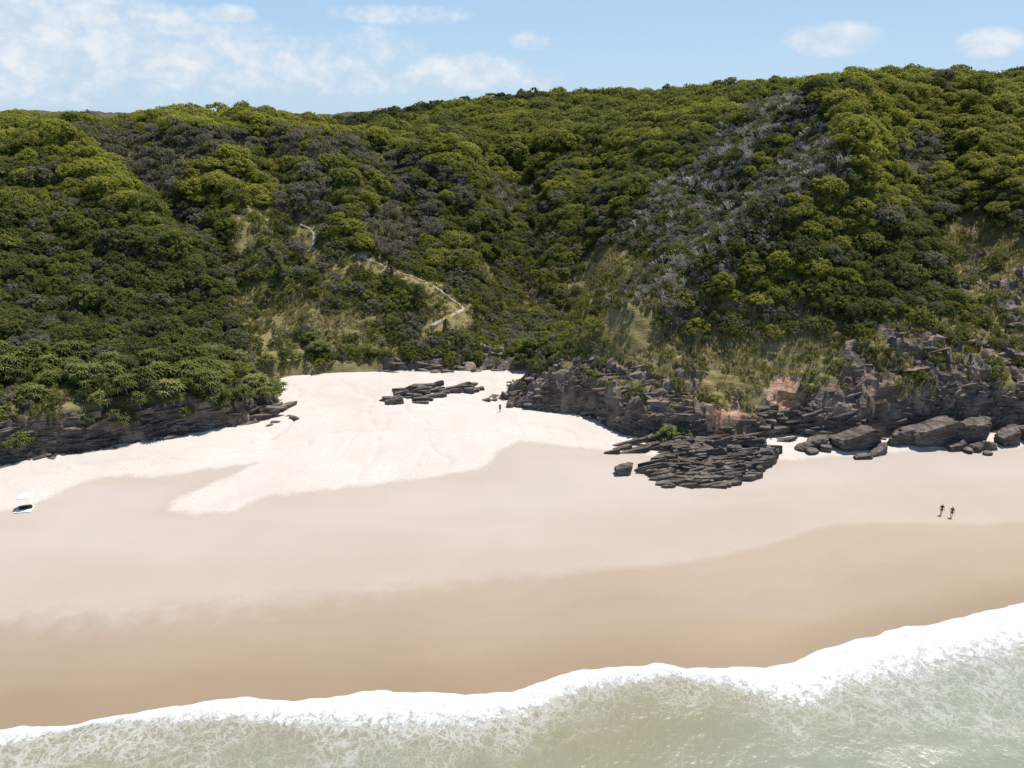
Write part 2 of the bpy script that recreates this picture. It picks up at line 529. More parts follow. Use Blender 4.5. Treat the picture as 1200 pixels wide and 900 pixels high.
# ------------------------------------------------------------------ materials of the setting
def mat_sand():
    m, n = material('beach sand')
    p = n.n('ShaderNodeNewGeometry').outputs['Position']
    wob = n.m('MULTIPLY', n.m('SUBTRACT', n.noise(p, 0.35, 4.0, 0.6), 0.5), 3.0)
    fine = n.m('MULTIPLY', n.m('SUBTRACT', n.noise(p, 2.2, 3.0, 0.6), 0.5), 0.9)
    wob2 = n.m('ADD', wob, fine)
    dry = n.mr(n.m('ADD', n.attr('dry'), n.m('ADD', wob2, n.m('MULTIPLY', n.m('SUBTRACT', n.noise(p, 6.0, 2.0, 0.5), .5), 1.0))), -0.7, 0.7)
    damp = n.attr('damp')
    wet = n.mr(n.m('ADD', n.attr('wet'), n.m('MULTIPLY', wob2, 0.6)), -0.5, 0.9)
    big = n.noise(p, 0.05, 4.0, 0.5)
    st = n.n('ShaderNodeVectorMath', {0: p, 1: (0.03, 0.16, 0.1)}, operation='MULTIPLY').outputs[0]
    streak = n.noise(st, 1.0, 4.0, 0.55, 0.4)
    c_dry = n.mix(n.mr(n.noise(p, 0.18, 5.0, 0.6), 0.3, 0.7), (0.483, 0.437, 0.4), (0.523, 0.475, 0.436))
    c_damp = n.mix(n.mr(n.m('ADD', n.m('MULTIPLY', damp, 1.0), n.m('MULTIPLY', n.m('SUBTRACT', streak, .5), 1.1)), 0.0, 1.0), (0.41, 0.362, 0.328), (0.385, 0.325, 0.272))
    c_wet = n.mix(n.mr(n.m('ADD', n.attr('swash'), n.m('MULTIPLY', n.m('SUBTRACT', streak, .5), 1.2)), 0.0, 1.0), (0.318, 0.25, 0.187), (0.297, 0.217, 0.143))
    col = n.mix(dry, n.mix(wet, c_damp, c_wet), c_dry)
    # faint swash marks left by earlier waves
    sd = n.m('ADD', n.attr('run'), n.m('ADD', n.m('MULTIPLY', n.m('SUBTRACT', n.noise(p, 0.06, 3.0, 0.5), .5), 14.0), n.m('MULTIPLY', n.m('SUBTRACT', n.noise(p, 0.5, 3.0, 0.6), .5), 1.2)))
    marks = n.m('ADD', n.m('ADD', n.mr(sd, 5.2, 4.6), n.mr(sd, 11.3, 10.8)), n.mr(sd, 17.0, 16.2))
    col = n.mulc(col, n.mr(marks, 0.0, 3.0, 1.02, 0.93, False))
    speck = n.mr(n.noise(p, 3.2, 2.0, 0.5), 0.74, 0.80)
    col = n.mulc(col, n.mr(speck, 0, 1, 1.0, 0.8, False))
    grain = n.noise(p, 9.0, 3.0, 0.7)
    col = n.mulc(col, n.mr(grain, 0.2, 0.8, 0.955, 1.045))
    col = n.mulc(col, n.mr(big, 0.3, 0.7, 0.965, 1.03))
    hgt = n.m('ADD', n.m('MULTIPLY', n.noise(p, 1.1, 5.0, 0.65), 0.16), n.m('MULTIPLY', n.noise(p, 4.0, 3.0, 0.6), 0.05))
    # trampled sand: footfalls crowded along the ways people walk
    foot = n.n('ShaderNodeTexVoronoi', {'Vector': p, 'Scale': 1.7, 'Randomness': 1.0}).outputs['Distance']
    tramp = n.m('MULTIPLY', n.mr(foot, 0.30, 0.10), n.mr(n.noise(p, 0.09, 3.0, 0.6), 0.46, 0.58))
    hgt = n.m('SUBTRACT', hgt, n.m('MULTIPLY', tramp, 0.14))
    bump = n.n('ShaderNodeBump', {'Height': hgt, 'Distance': 1.0, 'Strength': n.mr(dry, 0.0, 1.0, 0.06, 0.55)})
    b = n.n('ShaderNodeBsdfPrincipled', {'Base Color': col, 'Roughness': n.m('SUBTRACT', n.mr(wet, 0, 1, 0.95, 0.6), n.mr(n.attr('swash'), .4, 1.0, 0.0, 0.3)), 'Normal': bump,
                                        'Specular IOR Level': n.mr(wet, 0, 1, 0.1, 0.3)})
    finish(n, b)
    return m


def rock_nodes(n, p, tint):
    stx = n.n('ShaderNodeVectorMath', {0: p, 1: (0.55, 0.55, 3.4)}, operation='MULTIPLY').outputs[0]
    strat = n.noise(stx, 0.9, 6.0, 0.65, 0.7)
    big = n.noise(p, 0.33, 5.0, 0.6)
    c = n.ramp(n.m('ADD', n.m('MULTIPLY', strat, 0.7), n.m('MULTIPLY', big, 0.3)),
               [(0.30, (0.032, 0.026, 0.023)), (0.44, (0.105, 0.087, 0.075)), (0.56, (0.21, 0.177, 0.152)), (0.72, (0.38, 0.325, 0.275))])
    rust = n.mix(n.mr(strat, 0.3, 0.7), (0.30, 0.12, 0.06), (0.52, 0.31, 0.19))
    brown = n.mix(n.mr(big, 0.3, 0.7), (0.14, 0.10, 0.076), (0.33, 0.258, 0.198))
    c = n.mix(n.mr(tint, 0.25, 0.55), c, brown)
    c = n.mix(n.mr(tint, 0.72, 0.95), c, rust)
    return c, strat


def mat_rock():
    m, n = material('layered shale rock')
    p = n.n('ShaderNodeNewGeometry').outputs['Position']
    c, strat = rock_nodes(n, p, n.attr('tint', 'INSTANCER'))
    h = n.m('ADD', n.m('MULTIPLY', strat, 0.5), n.m('MULTIPLY', n.noise(p, 2.6, 6.0, 0.75), 0.55))
    bump = n.n('ShaderNodeBump', {'Height': h, 'Distance': 0.7, 'Strength': 1.0})
    finish(n, n.n('ShaderNodeBsdfPrincipled', {'Base Color': c, 'Roughness': 0.85, 'Normal': bump, 'Specular IOR Level': 0.08}))
    return m


def mat_ground():
    m, n = material('hillside ground')
    p = n.n('ShaderNodeNewGeometry').outputs['Position']
    j = n.m('MULTIPLY', n.m('SUBTRACT', n.noise(p, 0.7, 4.0, 0.6), 0.5), 0.9)
    rock = n.mr(n.m('ADD', n.attr('rock'), j), 0.3, 0.65)
    opn = n.mr(n.m('ADD', n.attr('open'), j), 0.3, 0.7)
    ora = n.mr(n.m('ADD', n.attr('orange'), n.m('MULTIPLY', j, .7)), 0.35, 0.65)
    litter = n.mix(n.mr(n.noise(p, 0.8, 5.0, 0.65), 0.3, 0.7), (0.06, 0.06, 0.03), (0.13, 0.12, 0.075))
    grass = n.ramp(n.noise(p, 0.5, 6.0, 0.7), [(0.3, (0.12, 0.115, 0.036)), (0.5, (0.225, 0.195, 0.088)), (0.68, (0.31, 0.235, 0.145)), (0.8, (0.34, 0.255, 0.185))])
    rc, strat = rock_nodes(n, p, n.m('ADD', n.m('MULTIPLY', n.mr(n.noise(p, 0.16, 4.0), .36, .54), 0.55), n.m('MULTIPLY', ora, .5)))
    rust = n.mix(n.mr(n.noise(p, 0.9, 6.0, .7), 0.35, 0.65), (0.36, 0.185, 0.125), (0.56, 0.39, 0.29))
    c = n.mix(opn, litter, grass)
    c = n.mix(rock, c, rc)
    c = n.mix(ora, c, rust)
    h = n.m('ADD', n.m('MULTIPLY', strat, 0.6), n.m('MULTIPLY', n.noise(p, 1.8, 6.0, 0.7), 0.6))
    bump = n.n('ShaderNodeBump', {'Height': h, 'Distance': 0.8, 'Strength': 0.8})
    finish(n, n.n('ShaderNodeBsdfPrincipled', {'Base Color': c, 'Roughness': 0.9, 'Normal': bump, 'Specular IOR Level': 0.05}))
    return m


def mat_water():
    m, n = material('shallow surf')
    p = n.n('ShaderNodeNewGeometry').outputs['Position']
    foam = n.attr('foam')
    # lace of foam: two sizes of distorted cells, stretched across the run of the waves
    wn = n.n('ShaderNodeTexNoise', {'Vector': p, 'Scale': 0.45, 'Detail': 4.0, 'Roughness': 0.6}).outputs['Color']
    off = n.n('ShaderNodeVectorMath', {0: n.n('ShaderNodeVectorMath', {0: wn, 1: (0.5, 0.5, 0.5)}, operation='SUBTRACT').outputs[0], 'Scale': 3.4}, operation='SCALE').outputs[0]
    wf = n.n('ShaderNodeTexNoise', {'Vector': p, 'Scale': 2.2, 'Detail': 3.0, 'Roughness': 0.6}).outputs['Color']
    off2 = n.n('ShaderNodeVectorMath', {0: n.n('ShaderNodeVectorMath', {0: wf, 1: (0.5, 0.5, 0.5)}, operation='SUBTRACT').outputs[0], 'Scale': 0.9}, operation='SCALE').outputs[0]
    q = n.n('ShaderNodeVectorMath', {0: n.n('ShaderNodeVectorMath', {0: p, 1: off}, operation='ADD').outputs[0], 1: off2}, operation='ADD').outputs[0]
    q = n.n('ShaderNodeVectorMath', {0: q, 1: (1.0, 0.72, 0.0)}, operation='MULTIPLY').outputs[0]

    def cells(s):
        return n.n('ShaderNodeTexVoronoi', {'Vector': q, 'Scale': s, 'Randomness': 1.0}, feature='DISTANCE_TO_EDGE').outputs['Distance']
    e1, e2, e3 = cells(0.95), cells(2.1), cells(4.6)
    patch = n.noise(p, 0.16, 4.0, 0.6, 0.5)
    fm = n.m('ADD', foam, n.m('MULTIPLY', n.m('SUBTRACT', patch, 0.5), 0.9))
    g1 = n.mr(n.m('DIVIDE', e1, n.m('ADD', 0.025, n.m('MULTIPLY', fm, 0.16))), 1.0, 0.25)
    g2 = n.mr(n.m('DIVIDE', e2, n.m('ADD', 0.02, n.m('MULTIPLY', fm, 0.15))), 1.0, 0.25)
    g3 = n.mr(n.m('DIVIDE', e3, n.m('ADD', 0.02, n.m('MULTIPLY', fm, 0.16))), 1.0, 0.25)
    lace = n.m('MAXIMUM', n.m('MULTIPLY', g1, 0.55), n.m('MAXIMUM', n.m('MULTIPLY', g2, 0.42), n.m('MULTIPLY', g3, 0.28)))
    lace = n.m('MULTIPLY', lace, n.mr(fm, 0.05, 0.7))
    bubbles = n.noise(p, 4.2, 4.0, 0.7)
    clots = n.noise(q, 1.3, 5.0, 0.65, 0.6)
    sf = n.m('ADD', n.attr('front'), n.m('ADD', n.m('MULTIPLY', n.m('SUBTRACT', clots, 0.5), 1.0), n.m('MULTIPLY', n.m('SUBTRACT', bubbles, 0.5), 0.55)))
    solid = n.mr(sf, 0.40, 0.66)
    f = n.m('MAXIMUM', lace, solid, clamp=True)
    dn = n.noise(p, 0.07, 4.0, 0.55)
    sandy = n.mr(n.m('ADD', n.attr('depth'), n.m('MULTIPLY', n.m('SUBTRACT', dn, 0.5), 0.9)), 0.1, 0.95)
    wc_ = n.mix(sandy, (0.215, 0.200, 0.132), (0.20, 0.222, 0.168))
    col = n.mix(f, wc_, n.mix(bubbles, (0.46, 0.475, 0.48), (0.61, 0.615, 0.62)))
    hgt = n.m('ADD', n.m('MULTIPLY', n.noise(p, 1.6, 4.0, 0.6, 0.4), 0.22), n.m('MULTIPLY', f, n.m('MULTIPLY', bubbles, 0.22)))
    bump = n.n('ShaderNodeBump', {'Height': hgt, 'Distance': 0.7, 'Strength': 0.5})
    finish(n, n.n('ShaderNodeBsdfPrincipled', {'Base Color': col, 'Roughness': n.mr(f, 0, 1, 0.28, 0.85, False), 'Normal': bump,
                                              'IOR': 1.33, 'Specular IOR Level': n.mr(f, 0, 1, 0.45, 0.1, False)}))
    return m


def mat_leaf(name, stops, trans=0.45):
    m, n = material(name)
    t = n.attr('tint', 'INSTANCER')
    r = n.attr('leaf_rnd')
    c = n.ramp(n.m('ADD', t, n.m('MULTIPLY', n.m('SUBTRACT', r, 0.5), 0.16)), stops)
    c = n.mulc(c, n.mr(n.m('FRACT', n.m('MULTIPLY', r, 7.31)), 0, 1, 0.7, 1.3, False))
    d = n.n('ShaderNodeBsdfPrincipled', {'Base Color': c, 'Roughness': 0.7, 'Specular IOR Level': 0.04})
    tr = n.n('ShaderNodeBsdfTranslucent', {'Color': n.mulc(c, 1.15)})
    finish(n, n.n('ShaderNodeMixShader', {0: trans, 1: d, 2: tr}))
    return m


def mat_plain(name, c0, c1, scale=2.0, rough=0.85, spec=0.2):
    m, n = material(name)
    p = n.n('ShaderNodeTexCoord').outputs['Object']
    c = n.mix(n.mr(n.noise(p, scale, 5.0, 0.65), 0.3, 0.7), c0, c1)
    finish(n, n.n('ShaderNodeBsdfPrincipled', {'Base Color': c, 'Roughness': rough, 'Specular IOR Level': spec}))
    return m


FOLIAGE = [(0.0, (0.22, 0.195, 0.168)), (0.22, (0.185, 0.18, 0.125)), (0.42, (0.083, 0.098, 0.037)), (0.68, (0.168, 0.182, 0.044)), (0.92, (0.292, 0.293, 0.054))]
M_SAND, M_ROCK, M_GROUND, M_WATER = mat_sand(), mat_rock(), mat_ground(), mat_water()
M_LEAF = mat_leaf('broad leaf foliage', FOLIAGE)
M_PANDAN = mat_leaf('pandanus blades', [(0.0, (0.075, 0.09, 0.03)), (0.5, (0.15, 0.17, 0.05)), (1.0, (0.30, 0.29, 0.11))], 0.25)
M_GRASS = mat_leaf('dry grass blades', [(0.0, (0.10, 0.115, 0.028)), (0.45, (0.225, 0.21, 0.065)), (1.0, (0.36, 0.295, 0.16))], 0.3)
M_BARK = mat_plain('grey bark', (0.14, 0.125, 0.125), (0.30, 0.27, 0.27), 3.0)
M_DEAD = mat_plain('bleached dead wood', (0.38, 0.34, 0.295), (0.60, 0.55, 0.49), 3.0)
M_PATH = mat_plain('pale sandy track', (0.30, 0.25, 0.20), (0.44, 0.38, 0.31), 0.9, 0.95, 0.1)

# ------------------------------------------------------------------ setting: hillside
us = np.linspace(-1, 1, 1080)
ys = np.concatenate([np.arange(104, 152, 0.36), np.arange(152, 215, 0.75), np.arange(215, 300, 1.1), np.arange(300, 528, 3.0)])
TX = us[None, :] * np.maximum(215.0, 0.735 * ys)[:, None]
TY = np.repeat(ys[:, None], len(us), 1)
TZ = hz(TX, TY)
cv_ = cover(TX, TY, TZ)


def blocks(X, Y, sx_, sy_, yaw, seed):
    """broken blocks: every joint-bounded cell stands at its own height and tilt"""
    a, b = X * math.cos(yaw) + Y * math.sin(yaw), -X * math.sin(yaw) + Y * math.cos(yaw)
    a = a / sx_ + (vnoise(X / 3, Y / 3, seed + 3) - .5) * .9
    b = b / sy_ + (vnoise(X / 3, Y / 3, seed + 4) - .5) * .9
    ia = np.floor(a + .5 * (np.floor(b) % 2))
    ib = np.floor(b)
    h = vnoise(ia + .0, ib + .0, seed)
    return h - .5 + (vnoise(ia + 7., ib, seed + 1) - .5) * (a - np.floor(a) - .5) * .8


hang = TZ > beach_z(TX, TY) + 0.15
byaw = np.where(TX < -20, .42, -.12)
blk = blocks(TX, TY, 2.6, 1.1, .42, 5) * (TX < -20) + blocks(TX, TY, 2.4, 1.1, -.12, 6) * (TX >= -20)
blk2 = blocks(TX, TY, 1.1, .7, .1, 8)
blk3 = blocks(TX, TY, 5.5, 2.2, .05, 12)
TZs = TZ + hang * np.where(cv_['rock'], blk * 1.5 + blk2 * .7 + blk3 * 2.0, (fbm(TX / 1.6, TY / 1.6, 3, 77) - .5) * .9 + (fbm(TX / 5, TY / 5, 2, 78) - .5) * .6)
hill = link('hillside', grid_mesh('hillside', TX, TY, TZs, {'rock': cv_['rock'], 'open': cv_['open'] | (cv_['scrub'] & ~cv_['rock']), 'orange': cv_['orange']}), M_GROUND, kind='structure')
rv_ = cv_['rock'][:-1, :-1] & hang[:-1, :-1]
hill.data.polygons.foreach_set('use_smooth', ~rv_.ravel())
hill['label'] = 'steep bush-covered coastal hills rising behind the beach'
# land that carries on beyond the ridges to the horizon
fy = np.concatenate([np.linspace(526, 1500, 30), np.linspace(1700, 7000, 16)])
fu = np.linspace(-1, 1, 80)
FX = fu[None] * (fy * 1.2 + 300)[:, None]
FY = np.repeat(fy[:, None], 80, 1)
FZ = np.minimum(hz(FX, np.full_like(FX, 526.0)), 60) - (FY - 526) * 0.004 - 9.0 - 40 * smooth(530, 700, FY)
link('hinterland', grid_mesh('hinterland', FX, FY, FZ, {'rock': FX * 0, 'open': FX * 0, 'orange': FX * 0}), M_GROUND, kind='structure')

# ------------------------------------------------------------------ setting: beach
SHORE = [(-700, 985), (-300, 905), (-100, 868), (0, 853), (45, 850), (90, 851), (135, 840), (200, 828), (245, 821), (300, 818), (345, 819), (400, 815), (440, 812), (475, 811), (515, 814),
         (545, 817), (600, 811), (632, 797), (655, 791), (700, 783), (735, 778), (768, 778), (800, 783), (850, 783), (895, 783), (925, 775), (960, 763), (1005, 748),
         (1060, 735), (1110, 728), (1160, 717), (1200, 709), (1400, 668), (1800, 610)]
shore = on_beach(SHORE)
sh = np.array(shore)
DRY = [(-900, 640), (-300, 628), (0, 598), (35, 593), (62, 580), (78, 572), (112, 560), (150, 556), (180, 559), (240, 551), (298, 543), (275, 556), (238, 573), (203, 586), (200, 598), (232, 604),
       (276, 598), (302, 584), (350, 578), (400, 571), (450, 566), (500, 560), (545, 552), (572, 545), (578, 535), (590, 525), (608, 517), (650, 521), (700, 527), (750, 531), (800, 545), (870, 560),
       (905, 541), (950, 536), (1000, 534), (1080, 526), (1150, 528), (1200, 524), (1500, 515), (1900, 510), (1900, 440), (-900, 400)]
dry_poly = on_beach(DRY)
WET = [(-900, 830), (-300, 748), (0, 722), (80, 720), (130, 722), (200, 712), (300, 702), (400, 695), (500, 683), (600, 675), (680, 668), (740, 664), (800, 658), (850, 650), (900, 638), (940, 624), (980, 614), (1030, 611),
       (1090, 614), (1150, 614), (1200, 611), (1500, 585), (1900, 570), (1900, 1100), (-900, 1400)]
wet_poly = on_beach(WET)
bx_ = np.concatenate([np.arange(-420, -125, 3.0), np.arange(-125, 125, 0.45), np.arange(125, 420, 3.0)])
by_ = np.concatenate([np.arange(20, 56, 4.0), np.arange(56, 176, 0.45)])
BX, BY = np.meshgrid(bx_, by_)
a_dry = sdf(dry_poly, BX, BY)
a_wet = sdf(wet_poly, BX, BY)
shY = np.interp(BX, sh[:, 0], sh[:, 1])
damp = smooth(0.0, 1.0, (a_wet + 24) / 24) + 0.55 * np.exp(-(np.minimum(a_dry, 0) / 7.0) ** 2) * smooth(-8, -22, a_wet)                                  # firmer, browner sand towards the last high tide line
swash = 1 - np.clip((BY - shY) / 16.0, 0, 1)
BZz = beach_z(BX, BY) + 0.12 * smooth(-1.5, 1.5, a_dry) + (fbm(BX / 7, BY / 7, 3, 4) - .5) * 0.35 * smooth(-1, 5, a_dry)
TRACKS = [[(330, 560), (400, 530), (430, 500), (425, 470), (400, 445)], [(420, 560), (440, 520), (455, 480), (445, 450)], [(250, 540), (330, 505), (360, 480), (350, 455)],
          [(480, 550), (520, 520), (590, 500), (640, 495)], [(300, 500), (420, 480), (560, 475)], [(60, 560), (160, 545), (300, 530), (420, 505), (520, 505)], [(640, 500), (665, 515), (680, 528)],
          [(20, 565), (120, 540), (220, 528), (300, 512)], [(200, 545), (300, 520), (345, 495)], [(520, 545), (500, 500), (470, 470)], [(580, 480), (610, 505), (600, 515)]]
for tr in TRACKS:
    p_ = on_beach(tr)
    d_ = line_dist(p_, BX + (fbm(BX / 5, BY / 5, 2, 8) - .5) * 5, BY + (fbm(BX / 5, BY / 5, 2, 18) - .5) * 5)
    BZz -= 0.2 * np.exp(-(d_ / 0.34) ** 2) * (0.35 + 0.9 * vnoise(BX * 1.7, BY * 1.7, 5))
scuff = smooth(0.62, 0.8, fbm(BX / 2.2, BY / 2.2, 2, 71)) * smooth(0.45, 0.7, fbm(BX / 18, BY / 18, 2, 72))
BZz -= 0.12 * scuff * smooth(0, 3, a_dry)
link('beach', grid_mesh('beach', BX, BY, BZz, {'dry': a_dry, 'wet': a_wet * np.interp(BX, [-70, -25, 5, 25], [.16, .22, .45, 1.0]), 'damp': damp, 'swash': swash, 'run': BY - shY}), M_SAND, kind='structure')

# ------------------------------------------------------------------ setting: sea, with the foaming edge of a spent wave
nu = np.concatenate([np.arange(-130, 130, 0.28)])
nv = np.concatenate([np.arange(0, 1.6, 0.1), np.arange(1.6, 34, 0.28)])
SX0 = np.repeat(nu[None, :], len(nv), 0)
edge_j = (fbm(nu / 3.3, nu * 0, 4, 31) - .5) * 1.1
SD = np.repeat(nv[:, None], len(nu), 1)
SY = np.interp(SX0, sh[:, 0], sh[:, 1]) + edge_j[None] * smooth(6, 0, SD) - SD
IN_FOAM = [(-300, 935), (-100, 892), (0, 882), (60, 862), (110, 856), (160, 852), (230, 850), (300, 853), (370, 857), (430, 862), (500, 862), (560, 858), (610, 846), (650, 828), (700, 812), (740, 803), (790, 798),
           (830, 803), (870, 815), (910, 830), (950, 841), (975, 830), (990, 815), (1030, 806), (1080, 795), (1140, 780), (1200, 768), (1400, 715), (1800, 650)]
inf = np.array(on_beach(IN_FOAM))
band = np.maximum(0.8, np.interp(nu, sh[:, 0], sh[:, 1]) - np.interp(nu, inf[:, 0], inf[:, 1]))[None]
fr_ = SD / band
front = np.interp(fr_, [0, .12, .35, .75, 1.0, 1.35], [1.0, .95, .76, .58, .42, .05])
reach = np.interp(nu, [-60, -30, -12, 0, 8, 14, 20, 28, 36, 60], [15, 14, 13, 11, 7.5, 7, 7.5, 10, 15, 19])[None]
lace = .0 + .70 * np.clip(1.0 - SD / (band + reach), 0.0, 1.0)
thick = 0.30 * smooth(0, 0.9, SD) * smooth(1.25, 0.3, SD / band)
lump = (fbm(SX0 * 1.3, SY * 1.3, 3, 90) - .5)
SZ = beach_z(SX0, SY) * smooth(3.0, 0.0, SD) + 0.03 + thick * (0.7 + 1.1 * lump) + (fbm(SX0 / 5, SY / 3, 3, 60) - .5) * 0.35 * smooth(2, 9, SD)
SZ = np.maximum(SZ, beach_z(SX0, SY) + np.where(SD < 0.05, -0.06, 0.05))
depth = np.clip(SD / 20.0 + 0.35 * smooth(10, 50, SX0) - 0.25 * smooth(-15, 8, SX0) * smooth(24, 12, SX0), 0, 1)
sea = link('sea', grid_mesh('sea', SX0[:, ::-1], SY[:, ::-1], SZ[:, ::-1], {'foam': lace[:, ::-1], 'front': front[:, ::-1], 'depth': depth[:, ::-1]}), M_WATER, kind='structure')
# open water out to the horizon
ox = np.linspace(-6000, 6000, 60)
OX, OY = np.meshgrid(ox, np.concatenate([np.linspace(-6000, -200, 12), np.linspace(-150, 60, 20)]))
link('open_sea', grid_mesh('open_sea', OX, OY, OX * 0 - 0.45, {'foam': OX * 0 + 0.1, 'front': OX * 0, 'depth': OX * 0 + 1}), M_WATER, kind='structure')

# ------------------------------------------------------------------ plant meshes
def tubes_mesh(name, segs, sides=5):
    """tapered limbs: list of (p0, r0, p1, r1)"""
    V, F = [], []
    for p0, r0, p1, r1 in segs:
        p0, p1 = Vector(p0), Vector(p1)
        ax = (p1 - p0)
        if ax.length < 1e-5:
            continue
        a = ax.orthogonal().normalized()
        b = ax.normalized().cross(a)
        base = len(V)
        for p, r in ((p0, r0), (p1, r1)):
            for k in range(sides):
                t = 2 * math.pi * k / sides
                V.append(p + (a * math.cos(t) + b * math.sin(t)) * r)
        for k in range(sides):
            F.append((base + k, base + (k + 1) % sides, base + sides + (k + 1) % sides, base + sides + k))
    me = bpy.data.meshes.new(name)
    me.from_pydata([tuple(v) for v in V], [], F)
    me.polygons.foreach_set('use_smooth', np.ones(len(me.polygons), bool))
    return me


def leaf_quads(name, cen, nrm, size, rng, aspect=0.62, extra=None):
    """many small pointed leaves; one rhombus each"""
    n = len(cen)
    nrm = nrm / np.linalg.norm(nrm, axis=1, keepdims=True)
    t = rng.normal(size=(n, 3))
    t -= (t * nrm).sum(1, keepdims=True) * nrm
    t /= np.linalg.norm(t, axis=1, keepdims=True)
    b = np.cross(nrm, t)
    s = size[:, None]
    co = np.stack([cen - t * s * .5, cen + b * s * aspect * .5 + nrm * s * .08, cen + t * s * .5, cen - b * s * aspect * .5 + nrm * s * .08], 1).reshape(-1, 3)
    me = mesh_np(name, co, np.arange(4 * n), 4)
    a = me.attributes.new('leaf_rnd', 'FLOAT', 'POINT')
    rv = np.repeat(rng.random(n) if extra is None else extra, 4)
    a.data.foreach_set('value', rv.astype(np.float32))
    return me


def crown_mesh(name, rx, rz, z0, nclump, per, leaf, seed, cone=0.0, spread=0.45, skirt=0.12):
    """domed crown of leafy clumps with gaps between them"""
    rng = np.random.default_rng(seed)
    P, N, S, E = [], [], [], []
    lop = rng.normal(size=3) * 0.24
    lob = rng.uniform(0, 6.28, 3)
    for k in range(nclump):
        # even spread over the dome
        zz = (k + 0.5) / nclump * (1.0 + skirt) - skirt
        th = k * 2.39996 + rng.normal() * 0.3
        rr = math.sqrt(max(0.0, 1 - zz * zz)) if cone == 0 else max(0.05, 1 - max(zz, 0)) ** (0.75)
        rad = 0.86 + 0.22 * rng.random() + lop[0] * math.cos(th) + lop[1] * math.sin(th) + .13 * math.cos(3 * th + lob[0]) + .10 * math.cos(5 * th + lob[1])
        c = np.array([math.cos(th) * rr * rx * rad, math.sin(th) * rr * rx * rad, z0 + zz * rz * (0.88 + .22 * rng.random())])
        cr = rx * (0.17 + 0.16 * rng.random()) * (1.0 if cone == 0 else 0.8)
        m = int(per * (0.6 + 0.8 * rng.random()))
        d = rng.normal(size=(m, 3))
        d /= np.linalg.norm(d, axis=1, keepdims=True)
        d[:, 2] = np.where(d[:, 2] < -0.35, -d[:, 2], d[:, 2])
        rad_ = (0.62 + 0.46 * rng.random((m, 1)))
        p = c + d * rad_ * cr * np.array([1, 1, .78])
        out = np.array([c[0] / rx, c[1] / rx, 0.6])
        nn = d * 0.8 + out * 0.35 + rng.normal(size=(m, 3)) * spread + np.array([0, 0, .35])
        P.append(p)
        N.append(nn)
        S.append(leaf * (0.6 + 0.8 * rng.random(m)))
        e0 = rng.random()
        E.append(np.clip(0.5 * e0 + 0.5 * rng.random(m), 0, 1))
    return leaf_quads(name, np.concatenate(P), np.concatenate(N), np.concatenate(S), rng, 0.7, np.concatenate(E))


def trunk_mesh(name, h, r, seed, limbs=5, spread=1.3, stems=1, sides=5):
    rng = random.Random(seed)
    segs = []
    for s in range(stems):
        a0 = rng.uniform(0, 6.28)
        foot = Vector((math.cos(a0), math.sin(a0), 0)) * (0.04 * (stems > 1))
        p, rad = foot + Vector((0, 0, -0.8)), r * rng.uniform(.7, 1.0)
        lean = Vector((rng.uniform(-.16, .16), rng.uniform(-.16, .16), 0)) + foot * 6.0
        for k in range(3):
            q = p + Vector((lean.x + rng.uniform(-.1, .1), lean.y + rng.uniform(-.1, .1), 1.0)) * ((h + 0.8) / 3)
            segs.append((p, rad, q, rad * 0.78))
            if k >= 1:
                for j in range(limbs // 2):
                    a = rng.uniform(0, 6.28)
                    e = q + Vector((math.cos(a) * spread, math.sin(a) * spread, rng.uniform(.4, 1.0) * spread)) * rng.uniform(.6, 1.1)
                    mid = q.lerp(e, .5) + Vector((0, 0, -.12))
                    segs.append((q, rad * .5, mid, rad * .34))
                    segs.append((mid, rad * .34, e, rad * .12))
            p, rad = q, rad * 0.78
    return tubes_mesh(name, segs, sides)


def dead_mesh(name, h, seed):
    """leafless shrub: forked bleached branches"""
    rng = random.Random(seed)
    segs = []

    def grow(p, d, L, r, lev):
        q = p + d * L
        segs.append((p, r, q, r * .7))
        if lev == 0:
            return
        for k in range(rng.choice((2, 3, 3))):
            nd = (d + Vector((rng.uniform(-.8, .8), rng.uniform(-.8, .8), rng.uniform(-.1, .55)))).normalized()
            grow(q, nd, L * rng.uniform(.6, .85), r * .62, lev - 1)
    for s in range(3):
        grow(Vector((rng.uniform(-.25, .25), rng.uniform(-.25, .25), -.4)), Vector((rng.uniform(-.45, .45), rng.uniform(-.45, .45), 1)).normalized(), h * .38, 0.095, 3)
    return tubes_mesh(name, segs, 3)


